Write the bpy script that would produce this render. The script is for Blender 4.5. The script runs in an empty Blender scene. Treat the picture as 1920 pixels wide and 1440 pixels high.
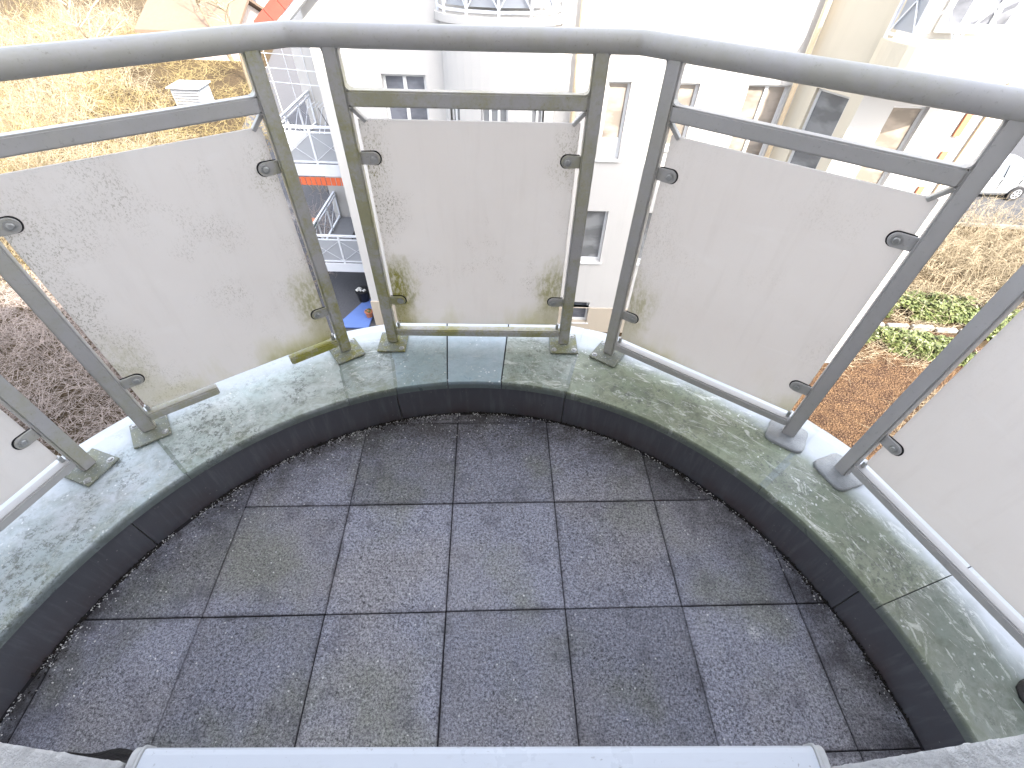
import bpy, bmesh, math, random
from mathutils import Vector, Matrix, noise as mnoise
R = math.radians
rnd = random.Random(7)
scene = bpy.context.scene
col = scene.collection

# ---------------------------------------------------------------- camera
F_PX, PITCH, ROLL, EYE = 881.1, R(46.83), R(1.732), 1.67
fw = Vector((0, math.cos(PITCH), -math.sin(PITCH)))
up0 = Vector((0, math.sin(PITCH), math.cos(PITCH)))
rt0 = Vector((1, 0, 0))
rt = rt0 * math.cos(ROLL) + up0 * math.sin(ROLL)
up = -rt0 * math.sin(ROLL) + up0 * math.cos(ROLL)
cd = bpy.data.cameras.new('camera')
cd.sensor_fit = 'HORIZONTAL'; cd.sensor_width = 36.0
cd.lens = F_PX / 1920 * 36.0
cd.clip_start = 0.02; cd.clip_end = 1000
cam = bpy.data.objects.new('camera', cd); col.objects.link(cam)
cam.matrix_world = Matrix(((rt.x, up.x, -fw.x, 0), (rt.y, up.y, -fw.y, 0), (rt.z, up.z, -fw.z, EYE), (0, 0, 0, 1)))
scene.camera = cam

# ---------------------------------------------------------------- sky, sun, exposure
SUN_EL, SUN_AZ = R(42), R(35)          # sun stands behind the camera, SUN_AZ towards the right
to_sun = Vector((math.sin(SUN_AZ) * math.cos(SUN_EL), -math.cos(SUN_AZ) * math.cos(SUN_EL), math.sin(SUN_EL)))
world = bpy.data.worlds.new('World'); scene.world = world; world.use_nodes = True
wt = world.node_tree; wt.nodes.clear()
sky = wt.nodes.new('ShaderNodeTexSky'); sky.sky_type = 'NISHITA'; sky.sun_disc = False
sky.sun_elevation = SUN_EL; sky.sun_rotation = math.atan2(to_sun.x, to_sun.y)
sky.air_density = 1.0; sky.dust_density = 2.5; sky.ozone_density = 1.0
hs = wt.nodes.new('ShaderNodeHueSaturation'); hs.inputs['Saturation'].default_value = 0.42
bg = wt.nodes.new('ShaderNodeBackground'); bg.inputs['Strength'].default_value = 0.15
wo = wt.nodes.new('ShaderNodeOutputWorld')
wt.links.new(sky.outputs[0], hs.inputs['Color']); wt.links.new(hs.outputs[0], bg.inputs[0]); wt.links.new(bg.outputs[0], wo.inputs[0])
sd = bpy.data.lights.new('sun', 'SUN'); sd.energy = 2.0; sd.angle = R(0.53); sd.color = (1.0, 0.93, 0.82)
sun = bpy.data.objects.new('sun', sd); col.objects.link(sun)
sun.rotation_euler = to_sun.to_track_quat('Z', 'Y').to_euler(); sun.location = to_sun * 60
vs = scene.view_settings
vs.view_transform = 'Standard'; vs.look = 'None'; vs.gamma = 1.0; vs.use_curve_mapping = False
vs.exposure = 2.95

# ================================================================ helpers
class MB:
    """collects geometry; build() links it as ONE mesh object"""
    def __init__(s): s.v = []; s.f = []; s.mi = []
    def add(s, verts, faces, mi=0):
        o = len(s.v); s.v += [tuple(p) for p in verts]; s.f += [tuple(i + o for i in f) for f in faces]; s.mi += [mi] * len(faces)
    def box(s, x0, x1, y0, y1, z0, z1, mi=0):
        s.add([(x0,y0,z0),(x1,y0,z0),(x1,y1,z0),(x0,y1,z0),(x0,y0,z1),(x1,y0,z1),(x1,y1,z1),(x0,y1,z1)],
              [(3,2,1,0),(4,5,6,7),(0,1,5,4),(1,2,6,5),(2,3,7,6),(3,0,4,7)], mi)
    def bar(s, a, b, w, d, side=Vector((0,0,1)), mi=0):
        a = Vector(a); b = Vector(b); t = (b - a).normalized(); sd_ = Vector(side)
        n = t.cross(sd_)
        if n.length < 1e-4: n = t.cross(Vector((1,0,0)))
        n.normalize(); m = n.cross(t)
        P = []
        for q in (a, b):
            for i, j in ((-1,-1),(1,-1),(1,1),(-1,1)): P.append(q + n * (w/2*i) + m * (d/2*j))
        s.add(P, [(3,2,1,0),(4,5,6,7),(0,1,5,4),(1,2,6,5),(2,3,7,6),(3,0,4,7)], mi)
    def tube(s, pts, r, n=8, caps=True, mi=0):
        pts = [Vector(p) for p in pts]; rs = r if isinstance(r, (list, tuple)) else [r] * len(pts)
        ref = None; rings = []
        for i, p in enumerate(pts):
            t0 = (pts[i] - pts[i-1]).normalized() if i else (pts[1] - pts[0]).normalized()
            t1 = (pts[i+1] - pts[i]).normalized() if i < len(pts) - 1 else t0
            t = (t0 + t1).normalized(); k = 1 / max(.3, t.dot(t1))
            if ref is None:
                ref = t.cross(Vector((0,0,1)))
                if ref.length < 1e-3: ref = t.cross(Vector((1,0,0)))
            n1 = (ref - t * ref.dot(t)).normalized(); ref = n1; n2 = t.cross(n1)
            bend = (t1 - t0)
            kd = bend.normalized() if bend.length > 1e-5 else None
            ring = []
            for j in range(n):
                a = 2 * math.pi * j / n; o = (n1 * math.cos(a) + n2 * math.sin(a)) * rs[i]
                if kd is not None: o = o + kd * (o.dot(kd) * (k - 1))
                ring.append(p + o)
            rings.append(ring)
        V = [q for g in rings for q in g]; Fc = []
        for i in range(len(pts) - 1):
            for j in range(n): Fc.append((i*n+j, i*n+(j+1)%n, (i+1)*n+(j+1)%n, (i+1)*n+j))
        if caps: Fc.append(tuple(range(n-1, -1, -1))); Fc.append(tuple((len(pts)-1)*n + j for j in range(n)))
        s.add(V, Fc, mi)
    def prism(s, poly, o, e1, e2, e3, d0, d1, mi=0):
        """poly in (e1,e2) extruded along e3"""
        o, e1, e2, e3 = map(Vector, (o, e1, e2, e3)); n = len(poly)
        V = [o + e1*a + e2*b + e3*d for d in (d0, d1) for a, b in poly]
        Fc = [tuple(range(n-1,-1,-1)), tuple(range(n, 2*n))] + [(i, (i+1)%n, n+(i+1)%n, n+i) for i in range(n)]
        s.add(V, Fc, mi)
    def disc(s, c, nrm, r, h, n=10, mi=0):
        c = Vector(c); nrm = Vector(nrm).normalized(); s.tube([c, c + nrm*h*.7, c + nrm*h], [r, r, r*.7], n, True, mi)
    def build(s, name, mat, parent=None, bevel=0.0, smooth=False, M=None, seg=1, keep=False):
        me = bpy.data.meshes.new(name); me.from_pydata(s.v, [], s.f); me.update()
        bm = bmesh.new(); bm.from_mesh(me)
        if not keep: bmesh.ops.recalc_face_normals(bm, faces=bm.faces)
        if bevel > 0:
            ed = [e for e in bm.edges if len(e.link_faces) == 2 and e.calc_face_angle(0) > .5]
            bmesh.ops.bevel(bm, geom=ed, offset=bevel, segments=seg, affect='EDGES', clamp_overlap=True)
        bm.to_mesh(me); bm.free()
        mats = mat if isinstance(mat, (list, tuple)) else [mat]
        for m in mats: me.materials.append(m)
        if len(mats) > 1 and bevel == 0: me.polygons.foreach_set('material_index', s.mi)
        if smooth:
            me.polygons.foreach_set('use_smooth', [True] * len(me.polygons))
        ob = bpy.data.objects.new(name, me); col.objects.link(ob)
        put(ob, parent, M)
        return ob

def put(ob, parent=None, M=None):
    if parent is not None:
        ob.parent = parent
        ob.matrix_parent_inverse = Matrix.Identity(4)
        base = root_offset(parent)
        if M is None: ob.matrix_basis = Matrix.Translation(-base)       # mesh in world coordinates
        else: ob.matrix_basis = M                                        # mesh in the parent's frame
    elif M is not None: ob.matrix_basis = M
def root_offset(p):
    o = Vector((0,0,0))
    while p is not None: o += p.matrix_basis.translation; p = p.parent
    return o
def tag(o, label=None, cat=None, group=None, kind=None):
    if label: o['label'] = label
    if cat: o['category'] = cat
    if group: o['group'] = group
    if kind: o['kind'] = kind
    return o
def empty(name, loc, label=None, cat=None, group=None):
    e = bpy.data.objects.new(name, None); e.empty_display_size = .2; col.objects.link(e); e.location = loc
    e.matrix_basis = Matrix.Translation(loc)
    return tag(e, label, cat, group)
def dup(src, parent, M=None):
    c = src.copy(); col.objects.link(c); c.parent = parent
    if M is not None: c.matrix_basis = M
    return c

# ================================================================ materials
class NT:
    def __init__(s, name):
        s.m = bpy.data.materials.new(name); s.m.use_nodes = True; s.t = s.m.node_tree; s.t.nodes.clear()
        s.out = s.n('ShaderNodeOutputMaterial'); s.b = s.n('ShaderNodeBsdfPrincipled'); s.l(s.b.outputs[0], s.out.inputs[0])
    def n(s, t): return s.t.nodes.new(t)
    def l(s, a, b): s.t.links.new(a, b)
    def set(s, sock, v):
        if isinstance(v, bpy.types.NodeSocket): s.l(v, sock)
        elif isinstance(v, (tuple, list)) and len(v) == 3 and sock.type == 'RGBA': sock.default_value = (*v, 1)
        else: sock.default_value = v
    def pos(s): return s.n('ShaderNodeNewGeometry').outputs['Position']
    def obj(s): return s.n('ShaderNodeTexCoord').outputs['Object']
    def info(s): return s.n('ShaderNodeObjectInfo')
    def sepc(s, c):
        q = s.n('ShaderNodeSeparateColor'); s.l(c, q.inputs[0]); return q.outputs
    def sep(s, v):
        q = s.n('ShaderNodeSeparateXYZ'); s.l(v, q.inputs[0]); return q.outputs
    def vmath(s, op, a, b):
        q = s.n('ShaderNodeVectorMath'); q.operation = op; s.set(q.inputs[0], a)
        s.set(q.inputs[3] if op == 'SCALE' else q.inputs[1], b); return q.outputs[0]
    def noise(s, vec, scale, detail=4, rough=.55, dist=0, out=0):
        q = s.n('ShaderNodeTexNoise'); s.l(vec, q.inputs['Vector']); q.inputs['Scale'].default_value = scale
        q.inputs['Detail'].default_value = detail; q.inputs['Roughness'].default_value = rough; q.inputs['Distortion'].default_value = dist
        return q.outputs[out]
    def vor(s, vec, scale, feat='F1', out=0, rand=1):
        q = s.n('ShaderNodeTexVoronoi'); q.feature = feat; s.l(vec, q.inputs['Vector']); q.inputs['Scale'].default_value = scale
        q.inputs['Randomness'].default_value = rand
        return q.outputs[out]
    def ramp(s, fac, stops, interp='LINEAR'):
        q = s.n('ShaderNodeValToRGB'); q.color_ramp.interpolation = interp; s.l(fac, q.inputs[0]); el = q.color_ramp.elements
        while len(el) < len(stops): el.new(.5)
        for e, (p, c) in zip(el, stops):
            e.position = p; e.color = (c, c, c, 1) if isinstance(c, (int, float)) else (*c, 1)
        return q.outputs[0]
    def mix(s, fac, a, b, blend='MIX'):
        q = s.n('ShaderNodeMix'); q.data_type = 'RGBA'; q.blend_type = blend; q.clamp_factor = True
        s.set(q.inputs[0], fac); s.set(q.inputs[6], a); s.set(q.inputs[7], b); return q.outputs[2]
    def math(s, op, a, b=0.0, clamp=False):
        q = s.n('ShaderNodeMath'); q.operation = op; q.use_clamp = clamp; s.set(q.inputs[0], a); s.set(q.inputs[1], b); return q.outputs[0]
    def mapr(s, v, a, b, c=0.0, d=1.0):
        q = s.n('ShaderNodeMapRange'); s.set(q.inputs[0], v)
        for i, k in enumerate((a, b, c, d)): q.inputs[i+1].default_value = k
        return q.outputs[0]
    def bump(s, h, strength=.3, dist=.01):
        q = s.n('ShaderNodeBump'); s.l(h, q.inputs['Height']); q.inputs['Strength'].default_value = strength; q.inputs['Distance'].default_value = dist
        s.l(q.outputs[0], s.b.inputs['Normal'])
    def fin(s, color, rough=.6, metal=0.0, spec=.5):
        s.set(s.b.inputs['Base Color'], color); s.set(s.b.inputs['Roughness'], rough); s.set(s.b.inputs['Metallic'], metal)
        s.b.inputs['Specular IOR Level'].default_value = spec
        return s.m

def simple(name, c, rough=.6, metal=0.0, var=.12, scale=6.0, spec=.4, bump=0.0):
    t = NT(name); p = t.pos(); n = t.noise(p, scale, 5, .6)
    lo = tuple(x * (1 - var) for x in c); hi = tuple(min(1, x * (1 + var)) for x in c)
    if bump: t.bump(t.noise(p, scale * 8, 4), bump, .01)
    return t.fin(t.mix(n, lo, hi), rough, metal, spec)

def m_tile():
    t = NT('granite_paving_tile'); p = t.pos(); inf = t.info()
    fine = t.noise(p, 125, 4, .8); grain = t.noise(p, 260, 2, .7); mid = t.noise(p, 38, 4, .7); big = t.noise(p, 2.6, 4, .55); big2 = t.noise(t.vmath('ADD', p, (7.3, 2.1, 0)), 2.1, 4, .55); blot = t.noise(p, 8, 6, .68)
    k = t.ramp(t.math('ADD', t.math('MULTIPLY', fine, .65), t.math('MULTIPLY', grain, .35)), [(.40, 0), (.60, 1)])
    c = t.mix(k, (.045, .048, .068), (.42, .425, .49))                                                    # blue-grey granite grain
    c = t.mix(t.ramp(big2, [(.44, 0), (.60, .75)]), c, t.mix(k, (.058, .054, .058), (.43, .41, .41)))      # warmer tiles
    c = t.mix(t.ramp(big, [(.50, 0), (.64, .6)]), c, t.mix(k, (.055, .06, .038), (.31, .315, .235)))         # green film
    c = t.mix(t.mapr(mid, .35, .68, .0, .22), c, (.33, .315, .325))
    pores = t.ramp(t.math('ADD', t.vor(p, 85), t.math('MULTIPLY', t.math('SUBTRACT', t.noise(p, 150, 3, .8), .5), .5)), [(.0, 1), (.12, .8), (.26, 0)])
    pm = t.ramp(t.noise(p, 7, 4, .7), [(.44, 0), (.62, .7)])
    c = t.mix(t.math('MULTIPLY', pores, pm), c, (.026, .024, .03))
    crust = t.ramp(t.noise(p, 85, 4, .85), [(.54, 0), (.62, 1)])
    c = t.mix(t.math('MULTIPLY', crust, t.ramp(t.noise(t.vmath('ADD', p, (3, 9, 0)), 3.4, 4, .6), [(.45, 0), (.60, .9)])), c, (.032, .03, .032))
    c = t.mix(t.ramp(blot, [(.53, 0), (.70, .55)]), c, (.085, .08, .095))
    sp = t.ramp(t.vor(t.vmath('ADD', p, t.vmath('SCALE', t.noise(p, 40, 2, .5, 0, 1), .03)), 2.3), [(.0, 1), (.05, .8), (.085, 0)])
    c = t.mix(t.math('MULTIPLY', sp, t.ramp(fine, [(.42, 0), (.55, .85)])), c, (.60, .59, .58))
    sp2 = t.ramp(t.vor(p, 34), [(.0, 1), (.07, 1), (.11, 0)])
    c = t.mix(t.math('MULTIPLY', sp2, t.ramp(t.noise(p, 5, 2), [(.46, 0), (.58, .85)])), c, (.74, .72, .70))
    x, y, z = t.sep(p)
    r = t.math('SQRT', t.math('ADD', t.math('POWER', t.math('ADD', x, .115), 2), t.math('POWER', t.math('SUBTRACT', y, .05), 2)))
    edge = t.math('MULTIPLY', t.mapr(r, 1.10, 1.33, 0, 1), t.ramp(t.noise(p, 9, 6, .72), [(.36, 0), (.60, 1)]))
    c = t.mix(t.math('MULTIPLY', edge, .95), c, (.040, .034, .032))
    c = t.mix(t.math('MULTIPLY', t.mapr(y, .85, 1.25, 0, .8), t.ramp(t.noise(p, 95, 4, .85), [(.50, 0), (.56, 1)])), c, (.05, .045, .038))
    # damp dirt creeping out of the joints
    u = t.math('ADD', t.math('MULTIPLY', t.math('ADD', x, .1977), math.cos(R(2.91))), t.math('MULTIPLY', t.math('SUBTRACT', y, .515), math.sin(R(2.91))))
    v = t.math('SUBTRACT', t.math('MULTIPLY', t.math('SUBTRACT', y, .515), math.cos(R(2.91))), t.math('MULTIPLY', t.math('ADD', x, .1977), math.sin(R(2.91))))
    def jd(q): return t.math('SUBTRACT', .2, t.math('ABSOLUTE', t.math('SUBTRACT', t.math('PINGPONG', q, .4), .2))) if False else t.math('PINGPONG', q, .2)
    j = t.math('MINIMUM', jd(u), jd(v))
    jn = t.math('ADD', j, t.math('MULTIPLY', t.math('SUBTRACT', t.noise(p, 13, 6, .75), .5), .075))
    c = t.mix(t.math('MULTIPLY', t.mapr(jn, -.006, .018, .75, 0), t.ramp(t.noise(t.vmath('ADD', p, (1, 5, 0)), 4.0, 4, .6), [(.38, .15), (.6, 1)])), c, (.055, .05, .056))
    tone = t.mapr(inf.outputs['Random'], 0, 1, .78, 1.18)
    cc = t.n('ShaderNodeCombineColor')
    for i in range(3): t.l(tone, cc.inputs[i])
    c = t.mix(1.0, c, cc.outputs[0], 'MULTIPLY')
    h = t.math('ADD', t.math('MULTIPLY', fine, .9), t.math('MULTIPLY', mid, .5))
    t.bump(t.math('SUBTRACT', h, t.math('MULTIPLY', t.math('MULTIPLY', pores, pm), .4)), .9, .006)
    return t.fin(c, t.mapr(blot, .3, .7, .55, .85), 0, .4)

def m_coping():
    t = NT('patinated_sheet_metal'); p = t.pos(); inf = t.info(); tint = inf.outputs['Color']; am = inf.outputs['Alpha']
    x, y, z = t.sep(p)
    dx = t.math('ADD', x, .115); dy = t.math('SUBTRACT', y, .05)
    r = t.math('SQRT', t.math('ADD', t.math('POWER', dx, 2), t.math('POWER', dy, 2)))
    ang = t.math('ARCTAN2', dy, dx)
    pv = t.n('ShaderNodeCombineXYZ'); t.l(t.math('MULTIPLY', ang, 1.5), pv.inputs[0]); t.l(r, pv.inputs[1]); pv = pv.outputs[0]      # along / across the ring
    n1 = t.noise(p, 4.5, 6, .65, .4); n2 = t.noise(p, 14, 6, .72, .5); n3 = t.noise(p, 75, 4, .8); gran = t.noise(p, 52, 6, .85)
    c = t.mix(t.ramp(n1, [(.35, 0), (.65, 1)]), tint, t.mix(1.0, tint, (.74, .82, .80), 'MULTIPLY'))
    c = t.mix(t.math('MULTIPLY', t.ramp(n2, [(.45, 0), (.66, 1)]), t.math('MULTIPLY', am, .8)), c, (.125, .14, .10))
    c = t.mix(t.math('MULTIPLY', t.ramp(gran, [(.50, 0), (.57, 1)]), t.math('MULTIPLY', t.ramp(t.noise(t.vmath('ADD', p, (2, 8, 0)), 6, 5, .65), [(.42, 0), (.58, .95)]), t.mapr(am, .2, .6, .1, .9))), c, (.10, .112, .095))
    # chalky scuffs, few and drawn out along the ring
    q = t.vmath('MULTIPLY', pv, (1.0, 2.6, 1))
    sc = t.ramp(t.noise(q, 9, 10, .78, .9), [(.555, 0), (.585, .7), (.64, 1)])
    msk = t.ramp(t.noise(t.vmath('ADD', p, (4, 1, 0)), 2.6, 4, .6), [(.40, .1), (.56, 1)])
    c = t.mix(t.math('MULTIPLY', t.math('MULTIPLY', sc, msk), t.mapr(am, .45, 1.0, .1, .9)), c, (.70, .71, .66))
    vein = t.ramp(t.math('ABSOLUTE', t.math('SUBTRACT', t.noise(q, 3.1, 7, .66, 1.6), .5)), [(.0, 1), (.006, .7), (.02, 0)])
    c = t.mix(t.math('MULTIPLY', t.math('MULTIPLY', vein, t.ramp(n2, [(.5, 0), (.6, 1)])), t.math('MULTIPLY', am, .7)), c, (.68, .69, .66))
    flk = t.math('MULTIPLY', t.ramp(t.vor(t.vmath('ADD', p, t.vmath('SCALE', t.noise(p, 70, 2, .5, 0, 1), .012)), 48), [(0, 1), (.13, 1), (.2, 0)]), t.ramp(t.noise(p, 8, 4), [(.50, 0), (.62, 1)]))
    c = t.mix(t.math('MULTIPLY', flk, .75), c, (.78, .79, .78))
    # grime line along the inner fold, outer band paler: cleaner metal plus painted sky reflection
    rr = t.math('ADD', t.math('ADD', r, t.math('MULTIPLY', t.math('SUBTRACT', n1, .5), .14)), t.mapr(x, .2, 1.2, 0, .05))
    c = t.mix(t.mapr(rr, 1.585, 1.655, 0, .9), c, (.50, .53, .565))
    c = t.mix(t.math('MULTIPLY', t.mapr(r, 1.33, 1.40, .55, 0), t.math('MULTIPLY', t.ramp(n2, [(.38, 0), (.6, 1)]), am)), c, (.20, .225, .14))
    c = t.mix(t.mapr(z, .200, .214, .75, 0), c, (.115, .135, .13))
    t.bump(t.math('ADD', t.math('MULTIPLY', n2, .6), t.math('MULTIPLY', n3, .15)), .22, .006)
    return t.fin(c, t.mapr(n2, .35, .7, .25, .6), 0.0, .55)

def m_panel():
    t = NT('weathered_opal_sheet'); o = t.obj(); inf = t.info(); rn = t.vmath('ADD', o, t.vmath('SCALE', t.vmath('ADD', (1., .7, .3), inf.outputs['Location']), 1.0))
    rv = t.n('ShaderNodeCombineXYZ'); t.l(t.math('MULTIPLY', inf.outputs['Random'], 17.0), rv.inputs[0]); t.l(t.math('MULTIPLY', inf.outputs['Random'], 9.0), rv.inputs[2])
    q = t.vmath('ADD', o, rv.outputs[0])
    alg, mold, sl_ = t.sepc(inf.outputs['Color'])[:3]
    x, y, z = t.sep(o)
    side = t.mix(t.math('GREATER_THAN', x, 0.0), sl_, inf.outputs['Alpha'])
    c = t.mix(t.noise(q, 3.5, 6, .6), (.74, .71, .685), (.81, .79, .772))
    c = t.mix(t.ramp(t.noise(t.vmath('MULTIPLY', q, (9, 9, 1.1)), 3.0, 5, .6), [(.52, 0), (.78, .22)]), c, (.62, .59, .56))
    smear = t.noise(t.vmath('MULTIPLY', q, (1.2, 1, 3.2)), 2.4, 5, .55, 1.5)
    c = t.mix(t.ramp(smear, [(.58, 0), (.74, .22)]), c, (.85, .842, .835))
    # mildew freckles gathered in patches and along the side edges
    fre = t.ramp(t.noise(t.vmath('MULTIPLY', q, (1, 1, .6)), 210, 3, .85), [(.54, 0), (.60, 1)])
    sidem = t.mapr(t.math('ABSOLUTE', x), .16, .35, 0, .22)
    pat = t.ramp(t.math('ADD', t.noise(q, 4.2, 4, .6), t.math('MULTIPLY', sidem, t.mapr(x, -.3, .3, 1, .3))), [(.54, 0), (.80, .9)])
    c = t.mix(t.math('MULTIPLY', t.math('MULTIPLY', fre, pat), mold), c, (.17, .155, .09))
    # algae: at the bottom edge and below the clips
    base = t.math('MULTIPLY', t.mapr(z, .325, .50, 1, 0), t.ramp(t.noise(q, 2.4, 4, .6), [(.38, .25), (.56, 1)]))
    an = t.noise(t.vmath('MULTIPLY', q, (1, 1, .22)), 9, 6, .7)
    a1 = t.ramp(t.math('ADD', t.math('MULTIPLY', base, .55), t.math('MULTIPLY', t.math('SUBTRACT', an, .5), 1.5)), [(.16, 0), (.75, 1)])
    c = t.mix(t.math('MULTIPLY', t.math('MULTIPLY', a1, base), t.math('MULTIPLY', alg, .95)), c, (.43, .41, .13))
    ax = t.math('ABSOLUTE', x)
    def spot(cz, rad, w):
        d = t.math('SQRT', t.math('ADD', t.math('POWER', t.math('SUBTRACT', ax, .325), 2), t.math('POWER', t.math('MULTIPLY', t.math('SUBTRACT', z, cz), .62), 2)))
        d = t.math('ADD', d, t.math('MULTIPLY', t.math('SUBTRACT', t.noise(q, 16, 5, .75), .5), .13))
        return t.math('MULTIPLY', t.mapr(d, rad * .25, rad, w, 0), side)
    c = t.mix(t.math('MULTIPLY', spot(.52, .10, 1.0), t.ramp(t.noise(t.vmath('MULTIPLY', q, (1, 1, .4)), 60, 4, .8), [(.42, .1), (.56, 1)])), c, (.30, .29, .07))
    c = t.mix(spot(.38, .09, .55), c, (.36, .33, .12))
    c = t.mix(t.math('MULTIPLY', t.math('MULTIPLY', spot(1.02, .07, .8), mold), fre), c, (.24, .22, .08))
    t.bump(t.noise(q, 180, 3, .6), .12, .002)
    m = t.fin(c, .55, 0, .35)
    # opal sheet: part of the daylight outside shines through it
    tr = t.n('ShaderNodeBsdfTranslucent'); t.l(c, tr.inputs[0]); mx = t.n('ShaderNodeMixShader'); mx.inputs[0].default_value = .55
    t.l(t.b.outputs[0], mx.inputs[1]); t.l(tr.outputs[0], mx.inputs[2]); t.l(mx.outputs[0], t.out.inputs[0])
    return m

def m_frame():
    t = NT('grey_powder_coat'); p = t.pos(); inf = t.info(); alg, dirt, _ = t.sepc(inf.outputs['Color'])[:3]
    n = t.noise(p, 9, 5, .65); f = t.noise(p, 90, 4, .75)
    c = t.mix(n, (.375, .362, .358), (.45, .438, .43))
    z = t.sep(p)[2]
    low = t.mapr(z, .24, .75, 1, .55)
    g = t.ramp(t.math('ADD', t.noise(p, 6.5, 5, .7), t.math('MULTIPLY', t.math('SUBTRACT', f, .5), .35)), [(.40, 0), (.60, 1)])
    c = t.mix(t.math('MULTIPLY', t.math('MULTIPLY', g, low), alg), c, t.mix(f, (.17, .165, .012), (.36, .335, .05)))
    c = t.mix(t.math('MULTIPLY', t.ramp(f, [(.60, 0), (.7, 1)]), t.math('MULTIPLY', dirt, .5)), c, (.07, .07, .055))
    t.bump(f, .06, .002)
    return t.fin(c, t.mapr(n, .3, .7, .34, .5), 0.0, .5)

def m_plate():
    t = NT('mossy_base_plate'); p = t.pos(); alg = t.sepc(t.info().outputs['Color'])[0]
    n = t.noise(p, 22, 6, .75); f = t.noise(p, 120, 4, .75)
    c = t.mix(n, (.11, .12, .105), (.25, .265, .24))
    c = t.mix(t.math('MULTIPLY', t.ramp(n, [(.4, 0), (.6, 1)]), alg), c, t.mix(f, (.07, .075, .012), (.27, .25, .06)))
    c = t.mix(t.ramp(f, [(.60, 0), (.66, .85)]), c, (.62, .62, .59))
    t.bump(f, .5, .003)
    return t.fin(c, .55, 0, .4)

def m_upstand():
    t = NT('slate_grey_upstand'); p = t.pos(); z = t.sep(p)[2]
    n = t.noise(p, 4, 5, .6); st = t.noise(t.vmath('MULTIPLY', p, (14, 14, 1.2)), 4, 4, .6)
    c = t.mix(n, (.07, .07, .08), (.125, .126, .14))
    c = t.mix(t.ramp(st, [(.5, 0), (.8, .4)]), c, (.21, .215, .23))
    c = t.mix(t.math('MULTIPLY', t.mapr(z, .0, .12, 1, 0), t.ramp(t.noise(p, 6, 5, .7), [(.4, 0), (.65, .8)])), c, (.085, .062, .06))
    sp = t.math('MULTIPLY', t.ramp(t.vor(p, 55), [(0, 1), (.10, 1), (.15, 0)]), t.ramp(t.noise(p, 17, 3), [(.55, 0), (.65, 1)]))
    c = t.mix(t.math('MULTIPLY', sp, .6), c, (.4, .38, .37))
    t.bump(t.noise(p, 40, 4, .6), .1, .004)
    return t.fin(c, t.mapr(n, .3, .7, .38, .58), 0, .45)

def m_sill():
    t = NT('white_sill_coating'); p = t.pos(); n = t.noise(p, 5, 5, .6); f = t.noise(p, 70, 4, .8)
    c = t.mix(n, (.56, .59, .635), (.62, .645, .68))
    c = t.mix(t.ramp(t.noise(t.vmath('MULTIPLY', p, (1, 4, 1)), 12, 6, .75, .5), [(.56, 0), (.74, .35)]), c, (.42, .42, .41))
    c = t.mix(t.math('MULTIPLY', t.ramp(f, [(.62, 0), (.68, .8)]), t.ramp(t.noise(p, 9, 3), [(.48, 0), (.6, 1)])), c, (.16, .15, .13))
    return t.fin(c, t.mapr(n, .3, .7, .24, .42), 0, .5)

def m_stucco(name, a, b, sc=55, st=.9, dist=.012):
    t = NT(name); p = t.pos(); n = t.noise(p, sc, 5, .7); g = t.noise(p, 2.2, 5, .6)
    c = t.mix(g, a, b)
    c = t.mix(t.ramp(n, [(.3, .25), (.45, 0)]), c, tuple(x * .6 for x in a))
    t.bump(n, st, dist)
    return t.fin(c, .9, 0, .2)

def m_render(name, a, b):
    t = NT(name); p = t.pos(); g = t.noise(p, .7, 5, .6); st = t.noise(t.vmath('MULTIPLY', p, (3, 3, .25)), 1.4, 5, .6)
    c = t.mix(g, a, b); c = t.mix(t.ramp(st, [(.55, 0), (.8, .3)]), c, tuple(x * .82 for x in a))
    t.bump(t.noise(p, 60, 3), .15, .01)
    return t.fin(c, .88, 0, .2)

def m_glass(name, c, rough=.06):
    t = NT(name); p = t.pos()
    cc = t.mix(t.ramp(t.noise(t.vmath('MULTIPLY', p, (1, 1, 2.2)), 1.6, 3, .5), [(.42, 0), (.58, 1)]), tuple(x * .75 for x in c), tuple(min(1, x * 1.2) for x in c))
    return t.fin(cc, rough, 0, .6)

def m_ground():
    t = NT('dry_garden_ground'); p = t.pos(); a = t.noise(p, .25, 5, .6); b = t.noise(p, 6, 6, .75); d = t.noise(p, 28, 4, .8)
    c = t.mix(t.ramp(a, [(.35, 0), (.65, 1)]), (.042, .029, .018), (.08, .058, .03))
    c = t.mix(t.ramp(b, [(.35, 0), (.7, 1)]), c, (.11, .078, .045))
    c = t.mix(t.ramp(d, [(.52, 0), (.62, .85)]), c, (.03, .022, .016))
    c = t.mix(t.ramp(t.noise(p, 60, 3, .8), [(.62, 0), (.7, .7)]), c, (.24, .19, .12))
    t.bump(t.math('ADD', b, d), 1.0, .06)
    return t.fin(c, .95, 0, .1)

def m_mulch():
    t = NT('bark_mulch'); p = t.pos(); d = t.vor(p, 22, 'F1', 1); e = t.vor(p, 22)
    f = t.noise(p, 3, 4)
    c = t.mix(t.sepc(d)[0], (.06, .034, .02), (.20, .125, .07))
    c = t.mix(t.ramp(e, [(.25, 0), (.5, .8)]), c, (.035, .02, .014)); c = t.mix(t.ramp(f, [(.4, 0), (.7, .4)]), c, (.17, .10, .05))
    t.bump(e, 1.0, .04)
    return t.fin(c, .95, 0, .1)

def m_twig(name, a, b):
    t = NT(name); p = t.pos(); n = t.noise(p, 5, 3, .7); r = t.info().outputs['Random']
    c = t.mix(n, a, b); return t.fin(c, .8, 0, .2)

def m_leaf(name, a, b):
    t = NT(name); p = t.pos(); n = t.noise(p, 7, 4, .75)
    c = t.mix(t.ramp(n, [(.3, 0), (.7, 1)]), a, b); return t.fin(c, .5, 0, .4)

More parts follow.
